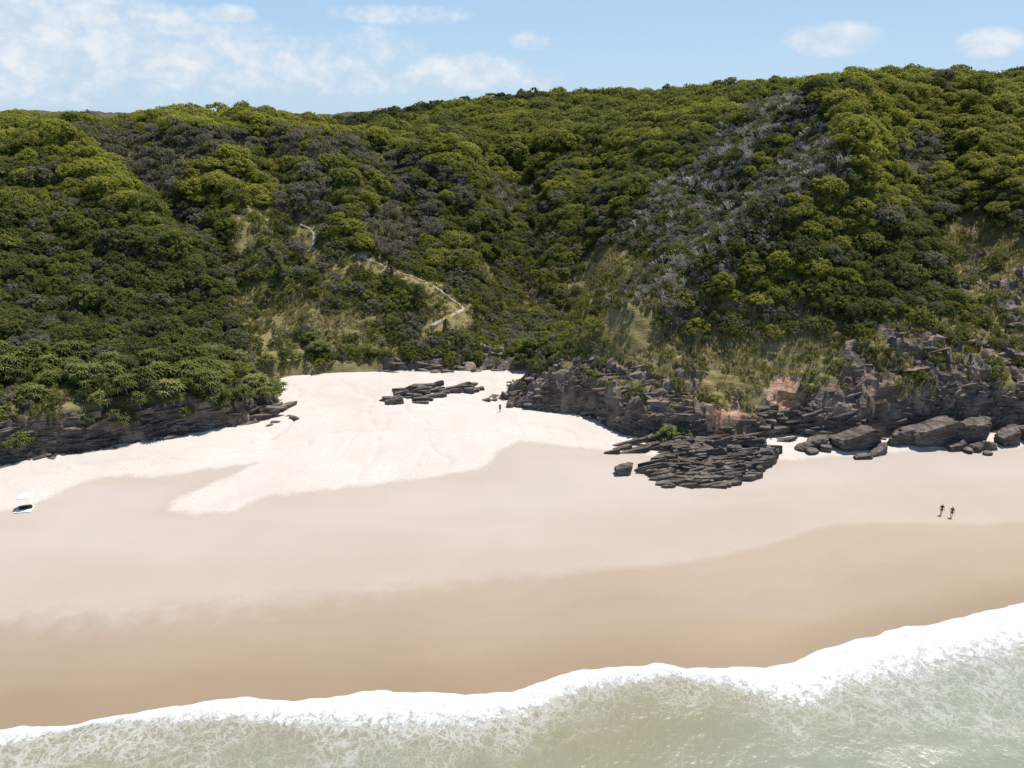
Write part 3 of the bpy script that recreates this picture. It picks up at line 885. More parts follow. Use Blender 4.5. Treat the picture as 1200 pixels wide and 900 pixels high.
def pandan_mesh(seed, h=2.6, heads=9, spread=1.9):
    rng = random.Random(seed)
    segs, V, F, A = [], [], [], []
    top = Vector((rng.uniform(-.2, .2), rng.uniform(-.2, .2), h * .45))
    segs.append((Vector((0, 0, -.8)), .17, top, .14))
    for k in range(4):                                       # stilt roots
        a = k * 1.57 + rng.uniform(-.3, .3)
        segs.append((Vector((math.cos(a) * .55, math.sin(a) * .55, -.6)), .05, top * .55, .05))
    for hd in range(heads):
        a = hd * 2.4 + rng.uniform(-.3, .3)
        rr = spread * math.sqrt((hd + .5) / heads)
        c = Vector((math.cos(a) * rr, math.sin(a) * rr, h * (1.1 - .62 * (rr / spread) ** 2) + rng.uniform(-.3, .25)))
        mid = top.lerp(c, .55) + Vector((0, 0, -.2))
        segs.append((top, .12, mid, .085))
        segs.append((mid, .085, c, .07))
        hr = rng.random()
        for b in range(30):                                  # rosette of long drooping blades
            t = b * 2.39996
            up = 1.0 - 1.25 * (b / 30)
            d = Vector((math.cos(t), math.sin(t), 0))
            L = rng.uniform(1.0, 1.6)
            side = Vector((-d.y, d.x, 0)) * .115
            p0 = c + Vector((0, 0, .1))
            p1 = p0 + (d * .75 + Vector((0, 0, up))).normalized() * L * .55
            p2 = p1 + (d * 1.0 + Vector((0, 0, up - .95))).normalized() * L * .55
            i = len(V)
            V += [p0 - side * .7, p0 + side * .7, p1 - side, p1 + side, p2]
            F += [(i, i + 1, i + 3, i + 2), (i + 2, i + 3, i + 4)]
            A += [min(1, .6 * hr + .4 * rng.random())] * 5
    me = bpy.data.meshes.new('pandanus blades')
    me.from_pydata([tuple(v) for v in V], [], F)
    at = me.attributes.new('leaf_rnd', 'FLOAT', 'POINT')
    at.data.foreach_set('value', np.array(A, np.float32))
    return tubes_mesh('pandanus stem', segs, 6), me


def tuft_mesh(seed, n=22, h=.6, r=.45):
    rng = np.random.default_rng(seed)
    V, F, A = [], [], []
    for k in range(n):
        a, q = rng.uniform(0, 6.28), r * math.sqrt(rng.random())
        p = np.array([math.cos(a) * q, math.sin(a) * q, -.08])
        o = np.array([math.cos(a), math.sin(a), 0]) * rng.uniform(.1, .5) * h
        s = np.array([-math.sin(a), math.cos(a), 0]) * .05
        hh = h * rng.uniform(.6, 1.2)
        i = len(V)
        V += [p - s, p + s, p + o * .5 + s * .8 + [0, 0, hh * .6], p + o * .5 - s * .8 + [0, 0, hh * .6], p + o + [0, 0, hh]]
        F += [(i, i + 1, i + 2, i + 3), (i + 3, i + 2, i + 4)]
        A += [rng.random()] * 5
    me = bpy.data.meshes.new('grass tuft')
    me.from_pydata([tuple(map(float, v)) for v in V], [], F)
    at = me.attributes.new('leaf_rnd', 'FLOAT', 'POINT')
    at.data.foreach_set('value', np.array(A, np.float32))
    return me


def with_mat(me, *mats):
    me.materials.clear()
    for m in mats:
        me.materials.append(m)
    return me


# kinds: list of (crown mesh, trunk mesh) per kind
KIND = {}
KIND['tree'] = [(with_mat(crown_mesh('tree crown', 2.2 + .15 * k, 1.9 - .16 * k, 1.75, 74, 34, .34, 100 + k, spread=.4, skirt=.6), M_LEAF), with_mat(trunk_mesh('tree trunk', 2.8, .16, k), M_BARK)) for k in range(5)]
KIND['shrub'] = [(with_mat(crown_mesh('shrub crown', 1.25, 1.0, .55, 30, 30, .21, 200 + k, spread=.55, skirt=.4), M_LEAF), with_mat(trunk_mesh('shrub stems', .8, .06, 40 + k, 4, .6, 3, 4), M_BARK)) for k in range(4)]
KIND['stem'] = [(with_mat(crown_mesh('sparse crown', 2.0, 1.1, 4.0, 16, 26, .32, 300 + k), M_LEAF), with_mat(trunk_mesh('bare trunks', 4.0, .13, 60 + k, 6, 1.2, 5, 4), M_BARK)) for k in range(3)]
KIND['oak'] = [(with_mat(crown_mesh('wispy crown', 1.9, 3.2, 1.9, 60, 40, .30, 400 + k, spread=.5), M_LEAF), with_mat(trunk_mesh('straight trunk', 5.0, .16, 80 + k, 6, 1.0), M_BARK)) for k in range(3)]
KIND['dead'] = [(None, with_mat(dead_mesh('bare branches', 2.4, 500 + k), M_DEAD)) for k in range(4)]
KIND['pandan'] = []
for k in range(4):
    st_, bl_ = pandan_mesh(600 + k, 2.3 + .4 * k, 9 + 2 * k, 1.6 + .35 * k)
    KIND['pandan'].append((with_mat(bl_, M_PANDAN), with_mat(st_, M_BARK)))
TUFTS = [with_mat(tuft_mesh(700 + k), M_GRASS) for k in range(3)]


def joined(me_a, me_b):
    """one mesh of crown and trunk, for plants too many to tell apart"""
    if me_a is None:
        return me_b
    bm = bmesh.new()
    bm.from_mesh(me_a)
    n = len(bm.faces)
    bm.from_mesh(me_b)
    bm.faces.ensure_lookup_table()
    for f in bm.faces[n:]:
        f.material_index = 1
    me = bpy.data.meshes.new(me_a.name + ' whole')
    bm.to_mesh(me)
    bm.free()
    return with_mat(me, me_a.materials[0], me_b.materials[0])


def scatter(name, kind_meshes, pos, rot, scl, tint, idx, label):
    """a mass of plants nobody could count: one object, one copy of a plant mesh on every point"""
    col = bpy.data.collections.new('source ' + name)
    for k, me in enumerate(kind_meshes):
        o = bpy.data.objects.new('%s source %02d' % (name, k), me)
        col.objects.link(o)
    me = bpy.data.meshes.new(name)
    me.vertices.add(len(pos))
    me.vertices.foreach_set('co', np.asarray(pos, np.float32).ravel())
    for k, v, t, key in (('rot', rot, 'FLOAT_VECTOR', 'vector'), ('scl', scl, 'FLOAT_VECTOR', 'vector'), ('tint', tint, 'FLOAT', 'value'), ('idx', idx, 'INT', 'value')):
        a = me.attributes.new(k, t, 'POINT')
        a.data.foreach_set(key, np.asarray(v, np.int32 if t == 'INT' else np.float32).ravel())
    o = link(name, me)
    o['kind'] = 'stuff'
    o['label'] = label
    g = bpy.data.node_groups.new('plants ' + name, 'GeometryNodeTree')
    g.interface.new_socket('Geometry', in_out='INPUT', socket_type='NodeSocketGeometry')
    g.interface.new_socket('Geometry', in_out='OUTPUT', socket_type='NodeSocketGeometry')
    nd = g.nodes
    gi, go = nd.new('NodeGroupInput'), nd.new('NodeGroupOutput')
    ci = nd.new('GeometryNodeCollectionInfo')
    ci.inputs['Collection'].default_value = col
    ci.inputs['Separate Children'].default_value = True
    ci.inputs['Reset Children'].default_value = True
    ip = nd.new('GeometryNodeInstanceOnPoints')
    ip.inputs['Pick Instance'].default_value = True

    def named(k, t):
        x = nd.new('GeometryNodeInputNamedAttribute')
        x.data_type = t
        x.inputs['Name'].default_value = k
        return [s for s in x.outputs if s.enabled and s.name == 'Attribute'][0]
    L = g.links.new
    L(gi.outputs[0], ip.inputs['Points'])
    L(ci.outputs[0], ip.inputs['Instance'])
    L(named('idx', 'INT'), ip.inputs['Instance Index'])
    L(named('rot', 'FLOAT_VECTOR'), ip.inputs['Rotation'])
    L(named('scl', 'FLOAT_VECTOR'), ip.inputs['Scale'])
    L(ip.outputs[0], go.inputs[0])
    md = o.modifiers.new('plants', 'NODES')
    md.node_group = g
    return o


# ------------------------------------------------------------------ where the tracks run (kept clear of plants)
PATHS = [[(350, 262), (357, 266), (366, 272), (370, 279), (364, 287), (371, 294)],
         [(417, 299), (434, 304), (452, 313), (472, 321), (495, 330), (511, 338), (525, 347), (536, 356), (547, 361), (536, 367), (515, 378), (500, 384)]]
path_xy = []
for p_ in PATHS:
    X, Y, Z, ok = hit([a for a, b in p_], [b for a, b in p_])
    path_xy.append(np.stack([X, Y], 1))


def near_path(X, Y, r):
    d = np.full(X.shape, 1e9)
    for p in path_xy:
        d = np.minimum(d, line_dist(p, X, Y))
    # keep the seaward side clear further out, so the track stays in view
        d = np.minimum(d, line_dist(p - np.array([0, 2.2]), X, Y))
        d = np.minimum(d, line_dist(p - np.array([0, 4.2]), X, Y) + .4)
    return d < r


# ------------------------------------------------------------------ sow the plants
def jgrid(x0, x1, y0, y1, s, seed):
    r = np.random.default_rng(seed)
    a, b = np.meshgrid(np.arange(x0, x1, s), np.arange(y0, y1, s))
    b = b + (np.arange(a.shape[1]) % 2)[None] * s * .5
    return (a + r.uniform(-.72, .72, a.shape) * s).ravel(), (b + r.uniform(-.72, .72, a.shape) * s).ravel()


def foot_d(X, Y):
    u, v = np.clip((X - GX0) / GS, 0, NX - 1).astype(int), np.clip((Y - GY0) / GS, 0, NY - 1).astype(int)
    return Dfoot[v, u]


PL = []                                                      # kind, x, y, z, scale, tint, zone
r_ = np.random.default_rng(5)


def sow(kind, X, Y, scale, tint, zone, dz=0.0):
    Z = hz(X, Y) + dz
    for i in range(len(X)):
        PL.append((kind, float(X[i]), float(Y[i]), float(Z[i]), float(scale[i]), float(tint[i]), zone[i] if not isinstance(zone, str) else zone))


def infan(X, Y, m=1.16):
    return np.abs(X) < 0.655 * m * Y * .93 + 22


# closed canopy
X, Y = jgrid(-260, 260, 112, 292, 1.27, 1)
k = infan(X, Y) & (foot_d(X, Y) > 3.0)
X, Y = X[k], Y[k]
Z = hz(X, Y)
cvr = cover(X, Y, Z + 2.0)
low_f = .55 * fbm(X / 16, Y / 16, 3, 201) + .45 * fbm(X / 4.5, Y / 4.5, 2, 211)
tone = 0.69 + (low_f - .5) * 0.6 + r_.normal(size=X.shape) * 0.11
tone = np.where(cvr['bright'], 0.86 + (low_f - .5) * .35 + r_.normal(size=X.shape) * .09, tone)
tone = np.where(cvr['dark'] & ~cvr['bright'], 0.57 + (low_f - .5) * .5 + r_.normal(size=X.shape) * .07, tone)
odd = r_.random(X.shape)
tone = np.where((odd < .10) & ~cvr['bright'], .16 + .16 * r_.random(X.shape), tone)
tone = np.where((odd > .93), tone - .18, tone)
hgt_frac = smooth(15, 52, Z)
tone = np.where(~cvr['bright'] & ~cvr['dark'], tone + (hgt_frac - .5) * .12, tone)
pick = r_.random(X.shape)
hs = r_.lognormal(-.14, .36, X.shape) * (.8 + .45 * fbm(X / 11, Y / 11, 2, 919))
ok = ~near_path(X, Y, 2.3)
fd = foot_d(X, Y)
panz = (X < -30) & (fd < 17) & (Z < 15)
canopy = ok & ~(panz & (pick > .45)) & ~cvr['rock'] & ~cvr['open'] & ~cvr['grey'] & ~cvr['stems'] & ~cvr['scrub'] & (Y < 292)
lowslope = (Z < 17) & canopy
tree_k = canopy & ((pick < .70) | ((Z > 30) & (pick < .84))) & (fd > 8) & ~(lowslope & (pick > .55))
zone_name = np.where(X < -28, 'west', np.where(X > 22, 'spur', 'gully'))
s_tree = np.clip(0.52 * hs * np.where(pick < .04, 1.7, 1.0) * np.where(Z > 44, 1.12, 1.0), .26, 1.35) * np.where((X > 20) & (Z < 40), .88, 1.0)
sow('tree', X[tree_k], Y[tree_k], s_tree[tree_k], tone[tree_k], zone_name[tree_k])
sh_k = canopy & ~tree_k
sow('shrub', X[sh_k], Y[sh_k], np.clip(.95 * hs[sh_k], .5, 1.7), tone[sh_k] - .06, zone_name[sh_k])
# grey thicket of bare and half-bare scrub
so_k = ok & cvr['scrub'] & ~cvr['rock'] & ~cvr['grey'] & ~(panz & (pick > .3)) & (fbm(X / 8, Y / 8, 3, 808) + .25 * (pick - .5) > np.where(cvr['open'] & (X > 2), .74, .46)) & ~cvr['orange']
sow('shrub', X[so_k], Y[so_k], np.clip(.85 * hs[so_k], .4, 1.4), np.where(r_.random(X.shape) < .3, .12 + .14 * r_.random(X.shape), .45 + .4 * r_.random(X.shape))[so_k], zone_name[so_k])
g_k = ok & cvr['grey'] & ~cvr['scrub'] & ~cvr['rock'] & ~cvr['open'] & ~cvr['bright']
d_k = g_k & (pick < .26)
sow('dead', X[d_k], Y[d_k], np.clip(hs[d_k], .7, 1.5), tone[d_k], zone_name[d_k])
e_k = g_k & (pick >= .5)
sow('shrub', X[e_k], Y[e_k] + .6, np.clip(.9 * hs[e_k], .5, 1.5), np.where(r_.random(X.shape) < .5, .16 + .12 * r_.random(X.shape), .42 + .25 * r_.random(X.shape))[e_k], zone_name[e_k])
gb_k = ok & cvr['grey'] & cvr['bright'] & (pick < .8)
sow('tree', X[gb_k], Y[gb_k], .75 * s_tree[gb_k], tone[gb_k], zone_name[gb_k])
# strips where bare trunks stand under the edge of the canopy
m_k = ok & (pick < .45) & cvr['stems'] & ~cvr['grey'] & ~cvr['rock'] & ~cvr['open']
sow('stem', X[m_k], Y[m_k], np.clip(.62 * hs[m_k], .42, .95), np.where(pick < .35, .10 + .15 * r_.random(X.shape), .48 + .3 * r_.random(X.shape))[m_k], zone_name[m_k])
# denser small grey scrub between
Xg, Yg = jgrid(-20, 120, 130, 300, 1.5, 21)
cg = cover(Xg, Yg, hz(Xg, Yg) + 1.0)
kg = cg['grey'] & ~cg['bright'] & ~cg['rock'] & ~cg['open']
Xg, Yg = Xg[kg], Yg[kg]
ng = len(Xg)
pg = r_.random(ng)
zg = np.where(Xg > 22, 'spur', 'gully')
sow('shrub', Xg[pg < .75], Yg[pg < .75], r_.uniform(.45, .95, (pg < .75).sum()), np.where(r_.random(ng) < .55, .12 + .16 * r_.random(ng), .4 + .3 * r_.random(ng))[pg < .75], zg[pg < .75])
sow('dead', Xg[pg > .72], Yg[pg > .72], r_.uniform(.5, 1.1, (pg > .72).sum()), pg[pg > .72], zg[pg > .72])
# small shrubs between the larger ones, over rock and over the open slopes
X2, Y2 = jgrid(-240, 240, 112, 262, 1.9, 2)
k = infan(X2, Y2) & (foot_d(X2, Y2) > 1.8) & ~near_path(X2, Y2, .9)
X2, Y2 = X2[k], Y2[k]
Z2 = hz(X2, Y2)
c2 = cover(X2, Y2, Z2 + .5)
p2 = r_.random(X2.shape)
clump = fbm(X2 / 7, Y2 / 7, 3, 303)
zn2 = np.where(X2 < -28, 'west', np.where(X2 > 22, 'spur', 'gully'))
tn2 = np.where(r_.random(X2.shape) < .25, .15 + .15 * r_.random(X2.shape), .42 + .38 * r_.random(X2.shape))
o_k = (c2['open'] | c2['scrub']) & ~c2['rock'] & (p2 < np.where(c2['open'] & (X2 > 2), .03 + .38 * smooth(.48, .68, clump), .1 + .8 * smooth(.40, .62, clump))) & ~near_path(X2, Y2, 1.5) & ~c2['orange']
sow('shrub', X2[o_k], Y2[o_k], r_.uniform(.35, 1.15, o_k.sum()), tn2[o_k] - .05 * (X2[o_k] < 2), zn2[o_k])
rk = c2['rock'] & ~c2['orange'] & (p2 < .03 + .75 * smooth(.44, .64, clump) * smooth(6, 11, Z2)) & (foot_d(X2, Y2) > 3.2) & ~c2['orange'] & (Z2 > 5.5)
sow('shrub', X2[rk], Y2[rk], r_.uniform(.3, .85, rk.sum()), tn2[rk], zn2[rk])
od = c2['open'] & (p2 > .975)
sow('dead', X2[od], Y2[od], r_.uniform(.4, .8, od.sum()), tn2[od], zn2[od])
edge_k = (foot_d(X2, Y2) < 6.5) & (X2 > -40) & (X2 < 3) & (p2 < .75)
sow('shrub', X2[edge_k], Y2[edge_k], r_.uniform(.35, 1.05, edge_k.sum()), tn2[edge_k], zn2[edge_k])
fill = ~c2['open'] & ~c2['scrub'] & ~c2['rock'] & (Z2 < 34) & (p2 < .30)
sow('shrub', X2[fill], Y2[fill], r_.uniform(.6, 1.2, fill.sum()), .36 + .34 * r_.random(fill.sum()), zn2[fill])
# canopy of the hills further back
X3, Y3 = jgrid(-360, 360, 286, 470, 3.3, 3)
k = infan(X3, Y3)
X3, Y3 = X3[k], Y3[k]
t3 = .70 + (fbm(X3 / 30, Y3 / 30, 3, 401) - .5) * .5 + r_.normal(size=X3.shape) * .06
px3, _ = project(X3, Y3, hz(X3, Y3))
t3 = np.where((Y3 > 404) & (px3 < 640) & (px3 > 380), .44 + .05 * r_.normal(size=X3.shape), t3)
sow('tree', X3, Y3, np.clip(r_.lognormal(.08, .28, X3.shape), .6, 1.9), t3, 'far')
# she-oaks: dark upright trees, a line on the far skyline and two beside the track
oaks = []
for px in list(np.arange(400, 640, 4.0)) + list(np.arange(402, 600, 5.0)):
    oaks.append((px + r_.uniform(-3, 3), 418 + r_.uniform(-5, 5), r_.uniform(.9, 1.5), .40 + .08 * r_.random(), 'skyline'))
for px, yy in ((780, 365), (812, 372), (838, 360), (905, 330), (1000, 340), (868, 345), (1178, 300)):
    oaks.append((px, yy, r_.uniform(1.1, 1.4), .40, 'skyline'))
for px, yy, s_, tn_, zo in oaks:
    x_ = (px - 600) / FPX * (yy * CP + 0.0)
    sow('oak', np.array([x_]), np.array([yy]), np.array([s_]), np.array([tn_]), zo)
Xo, Yo, Zo, ok_ = hit([457, 492, 523, 330], [336, 360, 395, 330])
sow('oak', Xo, Yo, np.array([.95, 1.05, .75, .8]), np.array([.42, .44, .43, .43]), 'track')
# pandanus palms over the rock ledge
PAN = [(38, 425, 1.25), (62, 430, 1.15), (85, 420, 1.2), (20, 440, 1.0), (110, 445, 1.15), (135, 440, 1.1), (150, 455, 1.05), (172, 450, 1.2), (118, 465, .95), (190, 440, 1.3), (210, 430, 1.45),
       (226, 442, 1.3), (200, 455, 1.15), (165, 468, .95), (240, 452, 1.0), (28, 512, .8), (14, 515, .7), (135, 487, .62), (152, 487, .7), (148, 492, .65), (105, 485, .6), (262, 470, .75), (285, 462, .9),
       (300, 455, 1.0), (312, 462, .85), (325, 450, .8), (220, 478, .6), (205, 470, .6), (365, 395, .7), (375, 405, .8), (440, 408, .7), (612, 420, .8), (620, 405, .9), (782, 508, .8), (800, 505, .5), (640, 395, .8), (92, 440, 1.0), (60, 445, .9), (130, 425, 1.0), (180, 425, 1.0), (-40, 460, 1.1), (-80, 470, 1.0)]
rp = np.random.default_rng(77)
for k in range(20):
    PAN.append((float(rp.uniform(-30, 325)), float(rp.uniform(412, 476)), float(rp.uniform(.7, 1.35))))
Xp, Yp, Zp, ok_ = hit([a for a, b, c in PAN], [b + 8 for a, b, c in PAN])
sow('pandan', Xp, Yp, np.array([c for a, b, c in PAN]) * .92, r_.uniform(.2, .75, len(PAN)), ['sand' if 330 < a < 660 else ('head' if a > 660 else 'ledge') for a, b, c in PAN])

KINDS_ = {}
for rec in PL:
    KINDS_.setdefault(rec[0], []).append(rec)
LOOK = {('tree', 'b'): 'yellow-green domed tree', ('tree', 'm'): 'olive-green domed tree', ('tree', 'd'): 'dark green rounded tree',
        ('shrub', 'b'): 'light green round shrub', ('shrub', 'd'): 'dark green low shrub', ('shrub', 'g'): 'grey half-bare shrub',
        ('stem', ''): 'sparse tree with bare grey trunks', ('dead', ''): 'leafless bleached dead shrub', ('pandan', ''): 'pandanus palm with spiky leaf rosettes', ('oak', ''): 'dark upright wispy tree'}
PLACE = [(360, 275, 'beside the short upper bend of the track'), (440, 285, 'just above the zigzag track'), (470, 370, 'on the open slope below the zigzag track'), (555, 350, 'beside the hairpin of the zigzag track'),
         (60, 440, 'over the long dark rock ledge'), (200, 450, 'over the middle of the dark rock ledge'), (318, 440, 'where the dark ledge meets the white sand'), (200, 140, 'on the rim of the hill above the ledge'), (40, 160, 'on the outer rim of the ledge hill'),
         (110, 290, 'halfway up the hill above the ledge'), (250, 260, 'halfway up the hill between ledge and track'), (230, 370, 'low on the hill behind the pandanus'), (60, 370, 'low on the outer end of the ledge hill'), (330, 340, 'on the open slope between ledge hill and track'),
         (440, 200, 'under the rim above the zigzag track'), (600, 190, 'at the head of the gully'), (590, 270, 'in the middle of the gully'), (610, 380, 'at the mouth of the gully behind the sand'), (420, 420, 'at the back edge of the white sand cove'), (540, 425, 'on the low rocks behind the white sand cove'),
         (720, 395, 'on the grassy shoulder over the undercut cliff'), (700, 300, 'on the side of the gully below the spur'), (790, 400, 'above the undercut cliff'), (760, 220, 'on the upper gully side of the spur'), (870, 210, 'on the grey flank of the spur'), (990, 150, 'on the crest of the spur'), (870, 330, 'on the nose of the spur'),
         (900, 410, 'above the orange earth patch'), (1000, 300, 'on the front of the spur above the cliff'), (1050, 380, 'at the top edge of the tall broken cliff'), (1150, 320, 'beside the ochre scree slope'), (1120, 200, 'on the outer flank of the spur'), (1180, 430, 'on the tall broken cliff over the slab boulders'),
         (790, 505, 'on the rocks by the stepped rock point'), (500, 110, 'on the skyline of the far ridge'), (900, 95, 'on the skyline behind the spur'), (1080, 85, 'on the top of the ridge behind the spur crest')]


def describe(kind, tone, s, x, y, z):
    u, v = project(np.array(x), np.array(y), np.array(z + 1))
    p = min(PLACE, key=lambda q: (q[0] - float(u)) ** 2 + 1.6 * (q[1] - float(v)) ** 2)[2]
    size = ''
    if kind in ('tree', 'shrub', 'pandan', 'dead'):
        size = 'large ' if s > 1.15 else ('small ' if s < .8 else '')
    return size + LOOK[(kind, tone)] + ' ' + p


GROUPS = {'tree': 'canopy trees on the hills', 'shrub': 'shrubs on the slopes', 'stem': 'bare-trunked trees under the canopy edge', 'dead': 'dead shrubs on the slopes',
          'pandan': 'pandanus palms by the beach', 'oak': 'dark upright trees'}
NAMES = {'tree': ('canopy_tree', 'tree', 'crown', 'trunk'), 'shrub': ('coastal_shrub', 'shrub', 'crown', 'stem'), 'stem': ('bare_trunk_tree', 'tree', 'crown', 'trunk'),
         'dead': ('dead_shrub', 'dead shrub', None, 'branch_frame'), 'pandan': ('pandanus_palm', 'palm', 'leaf_rosettes', 'trunk'), 'oak': ('she_oak', 'tree', 'crown', 'trunk')}
LIMIT = {'tree': 290, 'shrub': 290, 'stem': 120, 'dead': 200, 'pandan': 999, 'oak': 999}
MASS = {'tree': ('forest', 'dense green coastal forest canopy covering the hills'), 'shrub': ('undergrowth', 'low mixed green and grey scrub between the trees'),
        'stem': ('bare_trunk_thicket', 'grey bare trunks standing under the canopy edge'), 'dead': ('dead_brush', 'grey leafless brush over the flank of the spur')}


def tone_of(kind, t):
    if kind == 'tree':
        return 'b' if t > .76 else ('m' if t > .55 else 'd')
    if kind == 'shrub':
        return 'g' if t < .33 else ('b' if t > .58 else 'd')
    return ''


for kind, recs in KINDS_.items():
    A = np.array([r[1:6] for r in recs])
    px, py = project(A[:, 0], A[:, 1], A[:, 2] + 2)
    sizes = A[:, 3] / np.hypot(A[:, 0], A[:, 1])
    seen = visible(A[:, 0], A[:, 1], A[:, 2] + 2.5 * A[:, 3]) & (px > 5) & (px < 1195) & (py > 60)
    order = np.argsort(-(sizes + seen * 10))
    single = set(order[:LIMIT[kind]].tolist())
    if kind in ('tree', 'shrub', 'dead', 'stem'):
        single = {i for i in single if seen[i] and recs[i][6] != 'far'}
    rr = np.random.default_rng(len(recs))
    vs_ = KIND[kind]
    mp, mr_, ms, mt, mi = [], [], [], [], []
    nm, cat, cname, tname = NAMES[kind]
    for i, (kd, x, y, z, s, t, zo) in enumerate(recs):
        v = int(rr.integers(len(vs_)))
        rot = (float(rr.normal() * .05), float(rr.normal() * .05), float(rr.uniform(0, 6.28)))
        scl = (s * float(rr.uniform(.88, 1.15)), s * float(rr.uniform(.88, 1.15)), s * float(rr.uniform(.85, 1.15)))
        if zo == 'track':
            scl = (scl[0] * .5, scl[1] * .5, scl[2])
        if i in single:
            o = thing(nm, describe(kind, tone_of(kind, t), s, x, y, z), cat, (x, y, z))
            o['group'] = GROUPS[kind]
            o.rotation_euler, o.scale = rot, scl
            if cname:
                cr = link(cname, vs_[v][0], None, o)
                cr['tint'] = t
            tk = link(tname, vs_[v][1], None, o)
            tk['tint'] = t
        else:
            mp.append((x, y, z)); mr_.append(rot); ms.append(scl); mt.append(t); mi.append(v)
    if mp and kind in MASS:
        scatter(MASS[kind][0], [joined(*m) for m in vs_], mp, mr_, ms, mt, mi, MASS[kind][1])
    print(kind, len(recs), 'single', len(single), 'mass', len(mp))

# dry grass on the open slopes and on ledges
X4, Y4 = jgrid(-200, 200, 112, 235, 0.72, 9)
k = infan(X4, Y4, 1.05) & (foot_d(X4, Y4) > 2.5) & ~near_path(X4, Y4, .55)
X4, Y4 = X4[k], Y4[k]
Z4 = hz(X4, Y4)
c4 = cover(X4, Y4, Z4 + .3)
gn = fbm(X4 / 4, Y4 / 4, 3, 505)
kk = ((c4['open'] | (c4['scrub'] & ~c4['rock'])) & (gn > .36) & ~c4['orange']) | (c4['rock'] & (gn > .62 - .16 * smooth(7, 14, Z4)) & (Z4 > 6.5))
X4, Y4, Z4, gn = X4[kk], Y4[kk], Z4[kk], gn[kk]
n4 = len(X4)
big4 = fbm(X4 / 14, Y4 / 14, 3, 606)
scatter('grass', TUFTS, np.stack([X4, Y4, Z4], 1), np.stack([np.zeros(n4), np.zeros(n4), r_.uniform(0, 6.28, n4)], 1), np.repeat(r_.uniform(.6, 1.5, (n4, 1)), 3, 1),
        np.clip(.2 + (big4 - .3) * 1.3 + r_.normal(size=n4) * .1, 0, 1), r_.integers(0, 3, n4), 'dry ochre and green grass on the open slopes')
print('tufts', n4)

# ------------------------------------------------------------------ tracks
for p_, lab in zip(path_xy, ('short pale bend of the sandy track high among the trees', 'pale sandy zigzag track crossing the open slope above the cove')):
    # resample and lay a strip just over the ground, levelled across its width
    seg = np.linalg.norm(np.diff(p_, axis=0), axis=1)
    s_ = np.concatenate([[0], np.cumsum(seg)])
    tt = np.arange(0, s_[-1], .5)
    cx, cy = np.interp(tt, s_, p_[:, 0]), np.interp(tt, s_, p_[:, 1])
    kx = np.convolve(np.pad(cx, 4, 'edge'), np.ones(9) / 9, 'valid')
    ky = np.convolve(np.pad(cy, 4, 'edge'), np.ones(9) / 9, 'valid')
    dx, dy = np.gradient(kx), np.gradient(ky)
    ln = np.hypot(dx, dy) + 1e-6
    wd = (.24 + .22 * vnoise(tt / 1.1, tt * 0, 9) + .0 * vnoise(tt / 2.3, tt * 0, 3)) * np.minimum(1, np.minimum(tt, tt[-1] - tt) / 1.5 + .15)
    off = np.linspace(-1, 1, 7)
    PX = kx[:, None] - (dy / ln * wd)[:, None] * off
    PY = ky[:, None] + (dx / ln * wd)[:, None] * off
    mid = hz(kx, ky)[:, None]
    PZ = np.maximum(.45 * hz(PX, PY) + .55 * mid, hz(PX, PY)) + .2 - .28 * np.abs(off) ** 4
    o = link('footpath', grid_mesh('footpath', PX, PY, PZ), M_PATH, kind='structure')
    o['label'] = lab

# ------------------------------------------------------------------ rocks
def slab_mesh(seed):
    """flat broken slab of bedded rock, unit size, edges chipped"""
    rng = random.Random(seed)
    n = 7
    base = []
    for k in range(n):
        a = 2 * math.pi * k / n + rng.uniform(-.25, .25)
        c, s = math.cos(a), math.sin(a)
        q = (abs(c) ** 5 + abs(s) ** 5) ** (-1 / 5) * rng.uniform(.36, .56)
        base.append((c * q, s * q))
    V, F = [], []
    tx, ty = rng.uniform(-.12, .12), rng.uniform(-.12, .12)
    for z, f in ((-.5, .94), (.36, 1.0), (.5, .93)):
        for x, y in base:
            j = rng.uniform(.93, 1.06)
            V.append((x * f * j, y * f * j, z + (tx * x + ty * y + rng.uniform(-.05, .05)) * (z > 0)))
    for r in range(2):
        for k in range(n):
            a, b = r * n + k, r * n + (k + 1) % n
            F.append((a, b, b + n, a + n))
    F.append(tuple(range(n - 1, -1, -1)))
    F.append(tuple(range(2 * n, 3 * n)))
    me = bpy.data.meshes.new('rock slab')
    me.from_pydata(V, [], F)
    return with_mat(me, M_ROCK)


